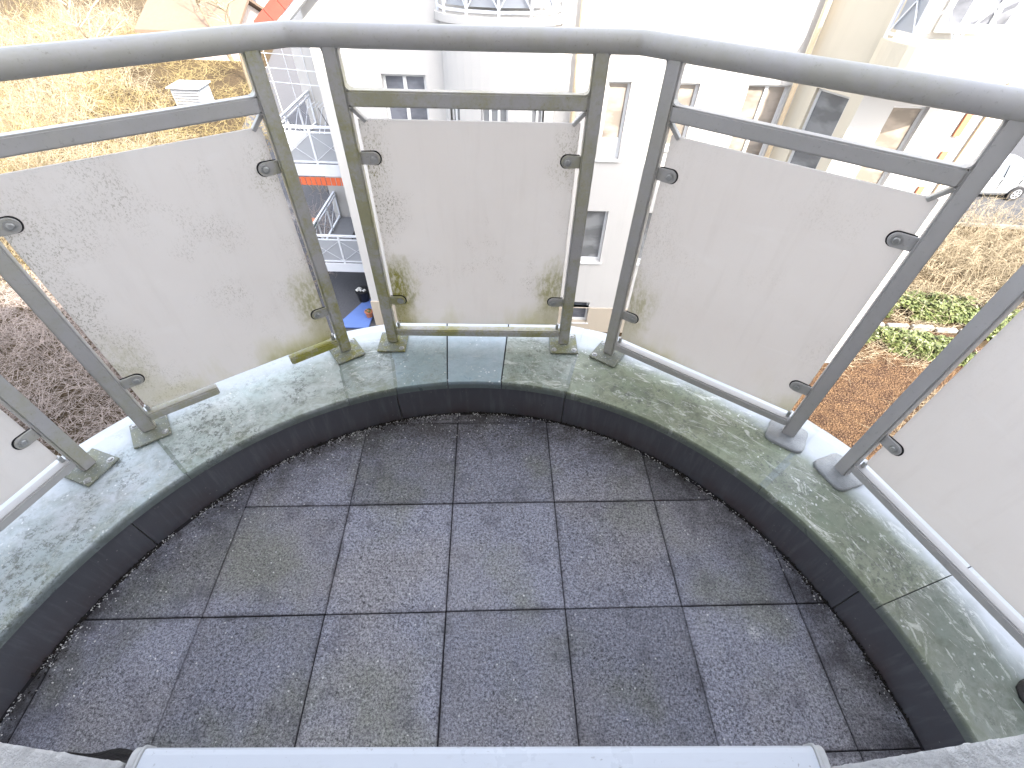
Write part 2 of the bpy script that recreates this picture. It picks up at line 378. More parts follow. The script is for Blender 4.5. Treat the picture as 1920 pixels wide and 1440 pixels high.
M = dict(
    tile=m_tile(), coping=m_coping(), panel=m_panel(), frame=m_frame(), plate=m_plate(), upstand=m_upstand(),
    joint=simple('dark_joint_dirt', (.020, .018, .02), .95, var=.4, scale=40),
    bolt=simple('galvanised_bolt', (.42, .42, .41), .35, .6, .3, 60),
    wrap=simple('bitumen_wrap', (.25, .26, .265), .30, 0, .35, 25, .6, .35),
    wrapdk=simple('black_bitumen', (.016, .014, .013), .5, 0, .4, 18, .4, .4),
    stucco=m_stucco('rough_cast_render', (.70, .69, .675), (.80, .79, .78)),
    pvc=m_sill(),
    cap=simple('aged_sill_cap', (.50, .50, .49), .45, 0, .2, 30, .4),
    grit=simple('white_lime_flakes', (.66, .64, .61), .7, 0, .25, 300),
    dirt=simple('black_crumbled_moss', (.022, .018, .014), .95, 0, .5, 200),
    paint=m_render('white_render', (.46, .447, .43), (.52, .507, .49)),
    cream=m_render('cream_render', (.54, .49, .39), (.62, .57, .47)),
    plinth=m_render('beige_plinth', (.40, .345, .28), (.47, .41, .33)),
    trim=simple('white_window_frame', (.66, .66, .66), .35, 0, .04, 3),
    railw=simple('white_lacquered_metal', (.66, .68, .72), .35, 0, .08, 5),
    bpanel=simple('pale_blue_grey_sheet', (.33, .345, .37), .5, 0, .12, 2.5),
    glass=m_glass('dark_window_glass', (.14, .147, .17)), curtain=m_glass('curtained_glass', (.26, .225, .19), .15), blind=m_glass('grey_blind_glass', (.19, .195, .20), .2),
    pipe=simple('beige_downpipe', (.62, .50, .34), .45, 0, .1, 4),
    roof=simple('red_roof_tile', (.27, .065, .045), .75, 0, .25, 9),
    tan=simple('tan_roofing', (.15, .105, .075), .85, 0, .2, 5),
    orange=simple('orange_awning_cloth', (.62, .13, .05), .8, 0, .12, 8),
    slab=simple('grey_concrete', (.20, .20, .21), .85, 0, .15, 4),
    paving=simple('courtyard_gravel_and_shade', (.085, .085, .092), .95, 0, .35, 20, .2, .8),
    asphalt=simple('asphalt', (.06, .06, .064), .9, 0, .25, 12, .25, .5),
    kerb=simple('kerb_stone', (.2, .19, .175), .85, 0, .15, 6),
    ground=m_ground(), mulch=m_mulch(),
    twig=m_twig('cream_twigs', (.20, .16, .105), (.38, .32, .225)), twig2=m_twig('grey_brown_twigs', (.24, .195, .175), (.46, .40, .365)),
    straw=m_twig('straw_yellow', (.165, .125, .055), (.30, .24, .12)), bark=m_twig('pale_bark', (.13, .10, .07), (.22, .18, .13)),
    leaf=m_leaf('ivy_leaves', (.05, .075, .02), (.16, .175, .06)),
    blue=simple('blue_board', (.10, .17, .42), .5, 0, .1, 6), black=simple('black_plastic', (.015, .015, .017), .4, 0, .3, 8), teal=simple('teal_planter', (.07, .30, .27), .5, 0, .15, 9),
    terra=simple('terracotta', (.45, .17, .09), .8, 0, .2, 12), stone=simple('white_pebbles', (.6, .6, .58), .8, 0, .2, 40),
    silver=simple('silver_car_paint', (.42, .44, .46), .22, .55, .05, 3, .5), cglass=m_glass('car_glass', (.05, .06, .075), .03), rubber=simple('tyre_rubber', (.018, .018, .02), .8), red=simple('red_tail_lamp', (.45, .02, .03), .2), rim=simple('alloy_rim', (.55, .56, .58), .3, .7),
    room=simple('plain_room_wall', (.62, .60, .57), .9), wood=simple('room_floor_boards', (.30, .20, .12), .5),
)

# ================================================================ the balcony
CX, CY = -.115, .05
cen = Vector((CX, CY, 0))
def polar(r, deg, z=0): return Vector((CX + r * math.cos(R(deg)), CY + r * math.sin(R(deg)), z))
WALL_YAW = .019
def wall_y(x): return .084 + WALL_YAW * (x + .86)

# floor: bed under the tiles (structure) with every tile its own piece
bed = MB(); pts = [polar(1.343, a) for a in range(-8, 189, 3)]
bed.prism([(p.x, p.y) for p in pts], (0,0,0), (1,0,0), (0,1,0), (0,0,1), -.09, -.0065)
floor = bed.build('balcony_floor', M['joint']); tag(floor, kind='structure')
YAW, TS = R(2.91), .40
ex = Vector((math.cos(YAW), math.sin(YAW))); ey = Vector((-ex.y, ex.x)); org = Vector((-.1977, .5150))
def clip_circle(poly, rad):
    n = 180; out = poly
    for i in range(n):
        a = 2 * math.pi * i / n; nx, ny = math.cos(a), math.sin(a); d = CX * nx + CY * ny + rad * math.cos(math.pi / n)
        inp, out = out, []
        for k in range(len(inp)):
            p, q = inp[k], inp[(k+1) % len(inp)]; sp = p[0]*nx + p[1]*ny - d; sq = q[0]*nx + q[1]*ny - d
            if sp <= 0: out.append(p)
            if sp * sq < 0:
                u = sp / (sp - sq); out.append((p[0] + (q[0]-p[0])*u, p[1] + (q[1]-p[1])*u))
        if not out: return []
    return out
for i in range(-4, 5):
    for j in range(-2, 4):
        g = .0018
        off = rnd.uniform(-.0012, .0012)
        q = [(i*TS + g, j*TS + g), ((i+1)*TS - g, j*TS + g), ((i+1)*TS - g, (j+1)*TS - g), (i*TS + g, (j+1)*TS - g)]
        poly = []
        for a, b in q:
            w = org + ex * (a + off) + ey * (b + off * .7); poly.append((w.x, w.y))
        rad = 1.322 + rnd.uniform(-.006, .004)
        poly = clip_circle(poly, rad)
        if len(poly) < 3: continue
        ar = abs(sum(poly[k][0]*poly[(k+1)%len(poly)][1] - poly[(k+1)%len(poly)][0]*poly[k][1] for k in range(len(poly)))) / 2
        if ar < .0015 or max(p[1] for p in poly) < .03: continue
        # jitter the sawn outer edge a little
        mb = MB(); dz = rnd.uniform(-.0014, .0014)
        mb.prism(poly, (0,0,0), (1,0,0), (0,1,0), (0,0,1), -.035, dz)
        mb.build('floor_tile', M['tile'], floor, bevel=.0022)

# parapet: curved wall body, upstand cladding inside, coping sheets on top
def ring(mb, prof, a0, a1, step=1.5, mi=0):
    n = max(2, int(abs(a1 - a0) / step) + 1); V = []; k = len(prof)
    for i in range(n):
        a = a0 + (a1 - a0) * i / (n - 1)
        V += [polar(r, a, z) for r, z in prof]
    Fc = []
    for i in range(n - 1):
        for j in range(k): Fc.append((i*k+j, i*k+(j+1)%k, (i+1)*k+(j+1)%k, (i+1)*k+j))
    Fc += [tuple(range(k)), tuple((n-1)*k + j for j in range(k-1, -1, -1))]
    mb.add(V, Fc, mi)
und0 = MB(); ring(und0, [(1.36, .1955), (1.735, .1955), (1.735, .1966), (1.36, .1966)], 0, 180)
par = MB(); ring(par, [(1.352, -.35), (1.74, -.35), (1.74, .195), (1.352, .195)], -2, 182)
parapet = par.build('parapet', M['paint']); tag(parapet, kind='structure')
und0.build('coping_underlay', M['joint'], parapet)
und = MB(); und.prism([(p.x, p.y) for p in [polar(1.74, a) for a in range(-6, 187, 3)]], (0,0,0), (1,0,0), (0,1,0), (0,0,1), -.36, -.1)
und.build('balcony_slab', M['paint'], parapet)
for a0, a1 in ((1, 22.5), (22.7, 75.0), (75.2, 106.3), (106.5, 150), (150.2, 179)):
    mb = MB(); ring(mb, [(1.3375, -.02), (1.350, -.02), (1.350, .196), (1.3315, .196)], a0, a1)
    mb.build('upstand_sheet', M['upstand'], parapet, smooth=False)
#          from  to     tint                grime
sheets = [(0.5, 20.0, (.27, .285, .245), .9), (20.1, 39.8, (.27, .29, .22), 1.0), (39.9, 75.0, (.31, .335, .24), 1.0), (75.12, 86.88, (.34, .37, .33), .95),
          (87.10, 96.78, (.35, .41, .45), .22), (97.0, 106.1, (.31, .365, .38), .35), (106.2, 114.6, (.34, .37, .35), .95), (114.7, 141.0, (.50, .53, .515), .72), (141.1, 179.5, (.50, .525, .55), .6)]
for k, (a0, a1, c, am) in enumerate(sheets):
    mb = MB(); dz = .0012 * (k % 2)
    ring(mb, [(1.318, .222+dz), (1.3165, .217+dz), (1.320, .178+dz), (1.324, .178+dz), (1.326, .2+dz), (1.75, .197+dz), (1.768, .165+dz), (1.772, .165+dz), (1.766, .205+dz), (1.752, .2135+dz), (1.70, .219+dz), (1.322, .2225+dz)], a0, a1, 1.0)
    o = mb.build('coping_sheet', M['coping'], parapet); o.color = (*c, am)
# folded seams standing a little proud where sheets meet
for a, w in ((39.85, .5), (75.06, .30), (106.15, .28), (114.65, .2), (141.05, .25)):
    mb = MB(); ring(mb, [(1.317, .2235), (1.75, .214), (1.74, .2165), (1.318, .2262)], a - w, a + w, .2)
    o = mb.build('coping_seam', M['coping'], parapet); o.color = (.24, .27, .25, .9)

# ---------------------------------------------------------------- railing
rail = empty('balcony_railing', (CX, CY, .22), 'curved grey metal balcony railing with stained off-white infill panels', 'railing')
AP = 1.5625                        # distance of the post centres' plane from the centre
PAN = [162.4, 127.0, 91.6, 56.2, 20.8]
def RM(th): return Matrix.Rotation(R(th - 90), 4, 'Z') @ Matrix.Translation((0, 0, -.22))   # local frame: x right, y outward, z up
hp = [polar(AP / math.cos(R(17.7)), PAN[0] + 17.7, 1.3685)] + [polar(AP / math.cos(R(17.7)), p - 17.7, 1.3685) for p in PAN]
hp2 = [hp[0] + Vector((0, -.1, 0))]
for i, p in enumerate(hp):
    if 0 < i < len(hp) - 1:        # soft bend instead of a knife mitre
        a = (hp[i-1] - p).normalized(); b = (hp[i+1] - p).normalized()
        for k in range(6):
            u = k / 5; hp2.append(p + a * (.022 * (1 - u) ** 2) + b * (.022 * u ** 2))
    else: hp2.append(p)
hp2.append(hp[-1] + Vector((0, -.1, 0)))
mb = MB(); mb.tube(hp2, .0305, 24)
o = mb.build('handrail', M['frame'], rail, smooth=True); o.color = (.28, .6, 0, 1)
PW, PD, UX = .046, .035, .3875
Y0, Y1 = AP - PD/2, AP + PD/2
algae_post = {0: (.1, .35), 1: (.3, 1.0), 2: (1.0, .7), 3: (.25, .06), 4: (.02, .02)}
algae_rail = [.05, .12, .8, .08, .02]
algae_panel = [(.0, .1, 0, 0), (.75, .75, .25, .6), (.85, .95, 1.0, .6), (.6, .25, .45, .0), (.0, .06, 0, 0)]
def fillet(mb, cx, cz, sx, sz, r=.016):
    poly = [(cx, cz)] + [(cx + sx * (r - r * math.sin(a)), cz + sz * (r - r * math.cos(a))) for a in [R(90) * k / 6 for k in range(7)]]
    mb.prism(poly, (0,0,0), (1,0,0), (0,0,1), (0,1,0), Y0 + .0015, Y1 - .0015)
for i, th in enumerate(PAN):
    T = RM(th)
    for si, sx in enumerate((-1, 1)):
        x = sx * UX
        mb = MB(); mb.box(x - PW/2, x + PW/2, Y0, Y1, .231, 1.362)
        inn_ = x - sx * PW / 2
        post = mb.build('post', M['frame'], rail, bevel=.005, seg=2, M=T); post.color = (algae_post[i][si], .5, 0, 1)
        for fa in ((inn_, 1.350, -sx, -1, .02), (inn_, 1.237, -sx, 1, .016), (inn_, 1.191, -sx, -1, .008), (x + sx * PW/2, 1.350, sx, -1, .018)):
            mb = MB(); fillet(mb, *fa); o = mb.build('weld_fillet', M['frame'], rail, M=T); o.color = post.color
        # base plate with bolts
        wrapped = i == 4 or (i == 3 and si == 1)
        mb = MB()
        if not wrapped:
            mb.box(x - .062, x + .062, AP - .073, AP + .055, .2245, .2325)
            bp = mb.build('base_plate', M['plate'], rail, bevel=.002, M=T)
            for bx, by in ((-.045, -.052), (.045, -.052), (-.045, .04), (.045, .04)):
                if rnd.random() < .25: continue
                mb = MB(); mb.disc((x + bx, AP + by, .232), (0, 0, 1), .0085, .007, 6); mb.disc((x + bx, AP + by, .2315), (0, 0, 1), .012, .0025, 12)
                mb.build('bolt', M['bolt'], bp, M=Matrix.Identity(4))
        else:
            n = 28; poly = []
            for k in range(n):
                a = 2 * math.pi * k / n; c_, s_ = math.cos(a), math.sin(a)
                rr = (1.4 if (i == 4 and si == 1) else 1.0) / (abs(c_ / .068) ** 5.5 + abs(s_ / .066) ** 5.5) ** (1 / 5.5) * (1 + .07 * mnoise.noise(Vector((c_ * 1.5 + i * 3 + si * 5, s_ * 1.5, 0))))
                poly.append((x + rr * c_, AP - .008 + rr * s_))
            rings = [(1.0, .2195), (1.03, .223), (1.02, .2315), (.95, .2345), (.55, .2355), (.30, .2365)]
            V = []
            for f_, z_ in rings:
                for k, (a, b) in enumerate(poly):
                    nz = mnoise.noise(Vector((a * 30, b * 30, i + si))) * .0022
                    V.append((x + (a - x) * f_, AP - .008 + (b - AP + .008) * f_, z_ + (nz if z_ > .23 else 0)))
            Fc = [(r_*n+k, r_*n+(k+1)%n, (r_+1)*n+(k+1)%n, (r_+1)*n+k) for r_ in range(len(rings)-1) for k in range(n)] + [tuple((len(rings)-1)*n + k for k in range(n))]
            mb.add(V, Fc); bp = mb.build('base_plate', M['wrap'] if not (i == 4 and si == 1) else M['wrapdk'], rail, smooth=True, M=T)
            tag(bp, 'base plate sealed under smooth grey bitumen')
        bp.color = (algae_post[i][si] * .9 + .1, 0, 0, 1)
    # rails
    xi = UX - PW / 2
    mb = MB(); mb.box(-xi, xi, Y0 + .001, Y1 - .001, 1.1915, 1.2365)
    o = mb.build('mid_rail', M['frame'], rail, bevel=.005, seg=2, M=T); o.color = (algae_rail[i], .6, 0, 1)
    segs = [(-xi, xi)] if i != 1 else [(-xi, -.122), (.160, xi)]
    for k, (a, b) in enumerate(segs):
        mb = MB(); mb.box(a, b, Y0 + .001, Y1 + .004, .270, .305)
        o = mb.build('bottom_rail', M['frame'], rail, bevel=.005, seg=2, M=T); o.color = (algae_rail[i] if i != 1 else (.45, 1.0)[k], .4, 0, 1)
        if i == 1: tag(o, ('sawn-off stub of bottom rail on the left', 'mossy sawn-off stub of bottom rail on the right')[k])
    # infill panel
    mb = MB(); mb.box(-.352, .352, AP + .006, AP + .014, .327 if i != 1 else .312, 1.152)
    o = mb.build('infill_panel', M['panel'], rail, bevel=.0015, M=T); o.color = algae_panel[i]
    # clips with bolts, corner struts and cleats
    for sx in (-1, 1):
        for z in (1.035, .455):
            mb = MB(); poly = [(sx * xi * 1.0, -.020)]
            poly += [(sx * (.322 - .021 * math.sin(a)), -.021 * math.cos(a)) for a in [math.pi * k / 10 for k in range(11)]] + [(sx * xi, .020)]
            mb.prism(poly, (0, 0, z), (1,0,0), (0,0,1), (0,1,0), AP - .003, AP + .0035)
            cl = mb.build('clip', M['frame'], rail, bevel=.0012, M=T); cl.color = (algae_post[i][0 if sx < 0 else 1] * .9, 1, 0, 1)
            mb = MB(); mb.disc((sx * .322, AP - .003, z), (0, -1, 0), .0095, .006, 14); mb.tube([(sx*.322, AP-.0025, z), (sx*.322, AP-.0045, z)], .014, 14)
            b_ = mb.build('bolt', M['bolt'], cl, M=Matrix.Identity(4)); tag(b_)
            mb = MB(); poly2 = [(a * 1.0 + (sx * -.004), b * 1.12) for a, b in poly]
            mb.prism(poly2, (0, 0, z), (1,0,0), (0,0,1), (0,1,0), AP + .004, AP + .0056)
            mb.build('rubber_pad', M['black'], cl, M=Matrix.Identity(4))
        mb = MB(); mb.bar((sx * .372, AP + .002, 1.196), (sx * .328, AP + .0105, 1.146), .012, .020, (0, 1, 0))
        o = mb.build('corner_strut', M['frame'], rail, bevel=.002, M=T); o.color = (.2, .6, 0, 1)
        mb = MB(); mb.box(sx * .352 - .006, sx * .352 + .006, AP + .001, AP + .017, .305, .332)
        mb.build('cleat', M['bolt'], rail, bevel=.002, M=T)

# ---------------------------------------------------------------- white window sill across the doorway
sill = empty('door_sill', (-.04, .1, .24), 'white sill with rounded end caps at the photo\'s bottom edge', 'sill')
def sill_pt(x, y, z): return Vector((x, y + WALL_YAW * 1.4 * (x + .86), z))
prof = [(-.22, .300), (.098, .279), (.108, .276), (.112, .268), (.112, .236), (.108, .236), (.106, .262), (.098, .268), (-.22, .288)]
def sill_prof(mb, x0, x1, pr_):
    n = len(pr_); V = [sill_pt(x, y, z) for x in (x0, x1) for y, z in pr_]
    mb.add(V, [tuple(range(n-1,-1,-1)), tuple(range(n,2*n))] + [(i,(i+1)%n,n+(i+1)%n,n+i) for i in range(n)])
mb = MB(); sill_prof(mb, -.826, .742, prof); mb.build('sill_board', M['pvc'], sill, bevel=.0008)
for xa, xb in ((-.853, -.8265), (.7425, .769)):
    s_ = 1 if xa > 0 else -1
    mb = MB(); out = [(-.22, .300), (.094, .2835), (.108, .281), (.1155, .274), (.118, .264), (.118, .228), (.10, .224), (-.22, .27)]
    inner = xa if s_ > 0 else xb
    sill_prof(mb, min(inner, inner + s_*.007), max(inner, inner + s_*.007), [(y, z + .003 if z > .25 else z) for y, z in out])
    a_, b_ = inner + s_*.0075, inner + s_*.026
    sill_prof(mb, min(a_, b_), max(a_, b_), [(y - .004, z - .003) for y, z in out])
    mb.build('end_cap', M['cap'], sill, bevel=.0025)

# ---------------------------------------------------------------- own building (behind and around the doorway)
own = empty('apartment_house', (0, -.2, -7.6), 'rough-cast white house wall of the doorway at the bottom corners', 'house')
GZ = -7.6
def own_wall(x0, x1, z0, z1, name='wall', y0=None):
    mb = MB(); mb.add([(x0, wall_y(x0), z0), (x1, wall_y(x1), z0), (x1, wall_y(x1), z1), (x0, wall_y(x0), z1),
                       (x0, wall_y(x0)-.32, z0), (x1, wall_y(x1)-.32, z0), (x1, wall_y(x1)-.32, z1), (x0, wall_y(x0)-.32, z1)],
                      [(0,1,2,3),(7,6,5,4),(0,4,5,1),(1,5,6,2),(2,6,7,3),(3,7,4,0)])
    return mb.build(name, M['stucco'], own)
LX, RX = -.86, .774
def jamb(x, s):
    """rough vertical wall corner: outside face, corner, reveal, with real lumps"""
    mb = MB(); us = [.34 - k * .012 for k in range(26)] + [0.02, .012, .005]; rev = [.0, .006, .014] + [.024 + k * .02 for k in range(16)]
    zs = [-.02 + k * .011 for k in range(216)]
    P = []
    for z in zs:
        row = []
        for u in us: row.append((x + s * u, wall_y(x + s*u), 0))
        for v in rev: row.append((x, wall_y(x) - v, 1))
        P.append(row)
    V = []
    for z, row in zip(zs, P):
        for a, b, k in row:
            nn = mnoise.noise(Vector((a * 55, b * 55, z * 55))) * .0042 + mnoise.noise(Vector((a * 130, b * 130, z * 130))) * .0022
            V.append((a - s * (nn if k else 0), b + (nn if not k else 0), z))
    n = len(P[0]); Fc = [(i*n+j, i*n+j+1, (i+1)*n+j+1, (i+1)*n+j) for i in range(len(zs)-1) for j in range(n-1)]
    mb.add(V, Fc); return mb.build('door_jamb', M['stucco'], own, smooth=True)
jamb(LX, -1); jamb(RX, 1)
DZ = 2.33
own_wall(-30, LX - .33, GZ, 4.3); own_wall(RX + .33, 12.5, GZ, 4.3)
for s, x in ((-1, LX), (1, RX)):       # wall core right behind the lumpy skin
    a, b = sorted((x + s * .012, x + s * .33)); mb = MB(); mb.box(a, b, wall_y(x) - .32, wall_y(x) - .012, -.3, DZ); mb.build('wall', M['stucco'], own)
own_wall(LX - .33, RX + .33, DZ, 4.3, 'lintel'); own_wall(LX - .33, RX + .33, GZ, -.36); own_wall(LX, RX, -.36, .232)
mb = MB()     # body of the house and its unseen gable, shaped to shade the facade opposite
mb.prism([(-30, GZ), (12.5, GZ), (12.5, 7.25), (10.5, 8.8), (6.0, 12.4), (-4.5, 4.3), (-30, 4.3)], (0, -4.4, 0), (1,0,0), (0,0,1), (0,-1,0), 0, 8)
mb.build('house_body', M['paint'], own)
mb = MB(); mb.prism([(-4.6, 4.305), (12.5, 4.305), (12.5, 7.25), (10.5, 8.8), (6.0, 12.4)], (0, 0, 0), (1,0,0), (0,0,1), (0,1,0), -4.41, -.02); mb.build('gable', M['paint'], own)
for a, b in (((-30.3, 4.42), (-4.3, 4.42)), ((-4.6, 4.35), (6.0, 12.55)), ((6.0, 12.55), (12.8, 7.15))):
    mb = MB(); mb.bar((a[0], -6.2, a[1]), (b[0], -6.2, b[1]), 12.9, .14, (0, 0, 1)); mb.build('roof', M['roof'], own)
mb = MB(); mb.box(-2.4, 2.4, -4.3, -.24, .1, .2); mb.build('room_floor', M['wood'], own)
mb = MB(); mb.box(-2.5, -2.4, -4.35, -.22, .1, 2.8); mb.box(2.4, 2.5, -4.35, -.22, .1, 2.8); mb.box(-2.4, 2.4, -4.39, -4.3, .1, 2.8); mb.box(-2.5, 2.5, -4.35, -.22, 2.8, 2.9); mb.build('room_wall', M['room'], own)
# black bitumen strip welded to the wall foot, its torn edge curling onto the tiles
for xa, xb in ((-1.47, -.90), (.93, 1.22)):
    mb = MB(); n = 26; V = []
    for k in range(n):
        x = xa + (xb - xa) * k / (n - 1); w = .042 + .018 * mnoise.noise(Vector((x * 9, 3, 0))) - (.03 if k > n - 4 and xa < 0 else 0)
        if xa > 0: w *= .4
        y = wall_y(x)
        for yy, zz in ((y - .003, .20), (y + .012, .19), (y + .02, .05), (y + w * .75, .012 + .006 * mnoise.noise(Vector((x * 14, 0, 0)))), (y + w, .003), (y + w, -.003), (y - .003, -.003)): V.append((x, yy, zz))
    k7 = 7; Fc = [(i*k7+j, i*k7+(j+1)%k7, (i+1)*k7+(j+1)%k7, (i+1)*k7+j) for i in range(n-1) for j in range(k7)] + [tuple(range(k7)), tuple((n-1)*k7+j for j in range(k7-1,-1,-1))]
    mb.add(V, Fc); mb.build('bitumen_strip', M['wrapdk'], own)

# ---------------------------------------------------------------- grit and crumbs in the gutter and on the coping
def flakes(name, pts, size, mat, label, cat):
    mb = MB()
    for p in pts:
        s_ = size * rnd.uniform(.35, 1.25); a = rnd.uniform(0, 6.28); e1 = Vector((math.cos(a), math.sin(a), rnd.uniform(-.5, .5))) * s_; e2 = Vector((-math.sin(a), math.cos(a), rnd.uniform(-.5, .5))) * s_ * rnd.uniform(.35, .9); e3 = Vector((0, 0, s_ * .45))
        mb.add([p - e1, p + e2, p + e1 * .9, p - e2 * .8, p + e3], [(0,1,4),(1,2,4),(2,3,4),(3,0,4),(3,2,1,0)])
    return tag(mb.build(name, mat), label, cat, kind='stuff')
pts = []
while len(pts) < 1900:
    a = rnd.uniform(10, 176); w = 1.0
    if 85 < a < 128: w = 1.0
    elif a > 128: w = .75
    elif a > 60: w = .5
    else: w = .42
    if rnd.random() > w or mnoise.noise(Vector((a * .25, 0, 0))) < -.25: continue
    r = 1.328 - abs(rnd.gauss(0, .016)) ; pts.append(polar(r, a, rnd.uniform(-.004, .002)))
for k in range(330): a = rnd.uniform(80, 172); pts.append(polar(1.3 - abs(rnd.gauss(0, .11)), a, .001))
for k in range(60): pts.append(polar(math.sqrt(rnd.random()) * 1.25, rnd.uniform(12, 170), .001))
flakes('lime_grit', pts, .0036, M['grit'], 'white lime grit lying in the gutter round the floor', 'grit')
pts = []
for k in range(420):
    a = rnd.choice((rnd.uniform(100, 175), rnd.uniform(114, 150), rnd.uniform(60, 110))); q = rnd.uniform(1.36, 1.70)
    if mnoise.noise(polar(q, a) * 6) < .02: continue
    pts.append(polar(q, a, .2235 if q < 1.6 else .221))
flakes('paint_flakes', pts, .0034, M['grit'], 'white flakes scattered over the metal coping', 'flakes')
pts = []
while len(pts) < 4200:
    a = rnd.uniform(8, 178)
    if mnoise.noise(Vector((a * .16, 7, 0))) < -.12 and rnd.random() < .8: continue
    pts.append(polar(1.333 - abs(rnd.gauss(0, .020 if 95 < a < 150 or a > 165 else .011)), a, rnd.uniform(-.006, .003)))
flakes('moss_crumbs', pts, .0052, M['dirt'], 'black moss crumbs along the foot of the parapet', 'moss')

# ================================================================ ground
mb = MB(); mb.add([(-160, -40, GZ), (160, -40, GZ), (160, 220, GZ), (-160, 220, GZ)], [(0,1,2,3)])
tag(mb.build('ground', M['ground'], keep=True), kind='structure')
mb = MB(); mb.add([(-6.6, 2, GZ+.004), (2.0, 2, GZ+.004), (2.0, 11.2, GZ+.004), (-4.2, 11.2, GZ+.004), (-4.2, 15, GZ+.004), (-6.05, 15, GZ+.004), (-6.05, 26, GZ+.004), (-9, 46, GZ+.004), (-20, 46, GZ+.004), (-13, 20, GZ+.004)], [tuple(range(10))])
tag(mb.build('courtyard_path_and_shade', M['paving'], keep=True), kind='structure')  # dark gravel; its far left stretch also paints in the building's shade
mb = MB(); mb.add([(14.5, 18.6, GZ+.006), (80, 15.0, GZ+.006), (80, 60, GZ+.006), (9.5, 60, GZ+.006), (9.5, 19, GZ+.006)], [tuple(range(5))])
tag(mb.build('street', M['asphalt'], keep=True), kind='structure')
mb = MB(); mb.bar((9.5, 18.9, GZ + .06), (80, 15.0, GZ + .06), .16, .13, (0,0,1)); tag(mb.build('kerb', M['kerb'], bevel=.015), kind='structure')
mb = MB(); n = 40; mb.add([(9.9 + 5.2 * math.cos(2*math.pi*k/n) * (1 + .12 * math.sin(3*k)), 8.9 + 3.4 * math.sin(2*math.pi*k/n) * (1 + .1 * math.cos(2*k)), GZ + .005) for k in range(n)], [tuple(range(n))])
tag(mb.build('mulch_bed', M['mulch'], keep=True), kind='structure')

# ================================================================ the white apartment building opposite
bld = empty('apartment_building', (0, 11, GZ), 'white rendered apartment building across the courtyard', 'building')
def wall_open(mb, fr, u0, u1, v0, v1, ops, depth=.16):
    """fr(u,v,w) -> point; rectangular wall with openings (a,b,c,d) and reveals going inwards (w>0)"""
    us = sorted({u0, u1, *[q for o in ops for q in o[:2]]}); vs_ = sorted({v0, v1, *[q for o in ops for q in o[2:4]]})
    for i in range(len(us) - 1):
        for j in range(len(vs_) - 1):
            a, b, c, d = us[i], us[i+1], vs_[j], vs_[j+1]; cu, cv = (a+b)/2, (c+d)/2
            if any(o[0] < cu < o[1] and o[2] < cv < o[3] for o in ops): continue
            mb.add([fr(a,c,0), fr(b,c,0), fr(b,d,0), fr(a,d,0)], [(0,1,2,3)])
    for a, b, c, d in ops:
        for (p, q, r, s) in (((a,c),(a,d)) + ((1,0),(0,0)), ((b,c),(b,d)) + ((0,0),(0,0)), ((a,c),(b,c)) + ((0,0),(0,0)), ((a,d),(b,d)) + ((0,0),(0,0))):
            mb.add([fr(*p,0), fr(*q,0), fr(*q,depth), fr(*p,depth)], [(0,1,2,3)])
def window(fr, a, b, c, d, parent, leaves=2, glass='glass', depth=.10, fwid=.055, sill_=True, split=None):
    mb = MB(); w0, w1 = depth, depth + .05
    def bx(p0, p1, q0, q1, wa, wb):
        V = [fr(p0,q0,wa), fr(p1,q0,wa), fr(p1,q1,wa), fr(p0,q1,wa), fr(p0,q0,wb), fr(p1,q0,wb), fr(p1,q1,wb), fr(p0,q1,wb)]
        return V, [(0,1,2,3),(7,6,5,4),(0,4,5,1),(1,5,6,2),(2,6,7,3),(3,7,4,0)]
    mb.add(*bx(a, a+fwid, c, d, w0, w1)); mb.add(*bx(b-fwid, b, c, d, w0, w1)); mb.add(*bx(a+fwid, b-fwid, d-fwid, d, w0, w1)); mb.add(*bx(a+fwid, b-fwid, c, c+fwid*1.4, w0, w1))
    wd = (b - a - fwid) / leaves
    for k in range(1, leaves): u = a + fwid/2 + wd * k; mb.add(*bx(u - .035, u + .035, c+fwid*1.4, d-fwid, w0 - .012, w1))
    win = mb.build('window', M['trim'], parent)
    for k in range(leaves):
        u = a + fwid/2 + wd * k; pb = MB(); pb.add(*bx(u + .02, u + wd - .02, c + .03, d - .03, w0 + .022, w0 + .034)); pb.build('pane', M[glass], win, M=Matrix.Identity(4))
    if split:
        pb = MB(); pb.add(*bx(a + fwid, b - fwid, c + .05, c + split, w0 + .004, w0 + .02)); pb.build('lower_panel', M['trim'], win, M=Matrix.Identity(4))
    if sill_:
        pb = MB(); pb.add(*bx(a - .05, b + .05, c - .04, c - .004, -.05, depth)); pb.build('window_sill', M['trim'], win, M=Matrix.Identity(4))
    return win
FY = 11.0
front = lambda u, v, w: Vector((u, FY + w, v))
win_front = [(-2.84, -1.94, -2.25, -1.02, 2, 'glass', None), (1.76, 2.24, -2.55, -1.03, 1, 'curtain', .42), (1.66, 2.24, -5.2, -3.78, 1, 'blind', None), (1.60, 2.16, -7.25, -6.53, 1, 'glass', None),
             (3.15, 3.63, -2.3, -1.02, 1, 'curtain', None), (4.6, 5.45, -2.75, -1.01, 2, 'curtain', None), (3.1, 3.9, -5.2, -3.78, 2, 'blind', None), (4.5, 5.3, -5.2, -3.78, 2, 'blind', None), (-2.84, -1.94, -5.1, -3.8, 2, 'glass', None)]
mb = MB(); wall_open(mb, front, -4.15, 5.6, -6.72, 6.5, [w[:4] if w[3] > -6 else (*w[:2], -6.72, w[3]) for w in win_front])
mb.build('wall', M['paint'], bld)
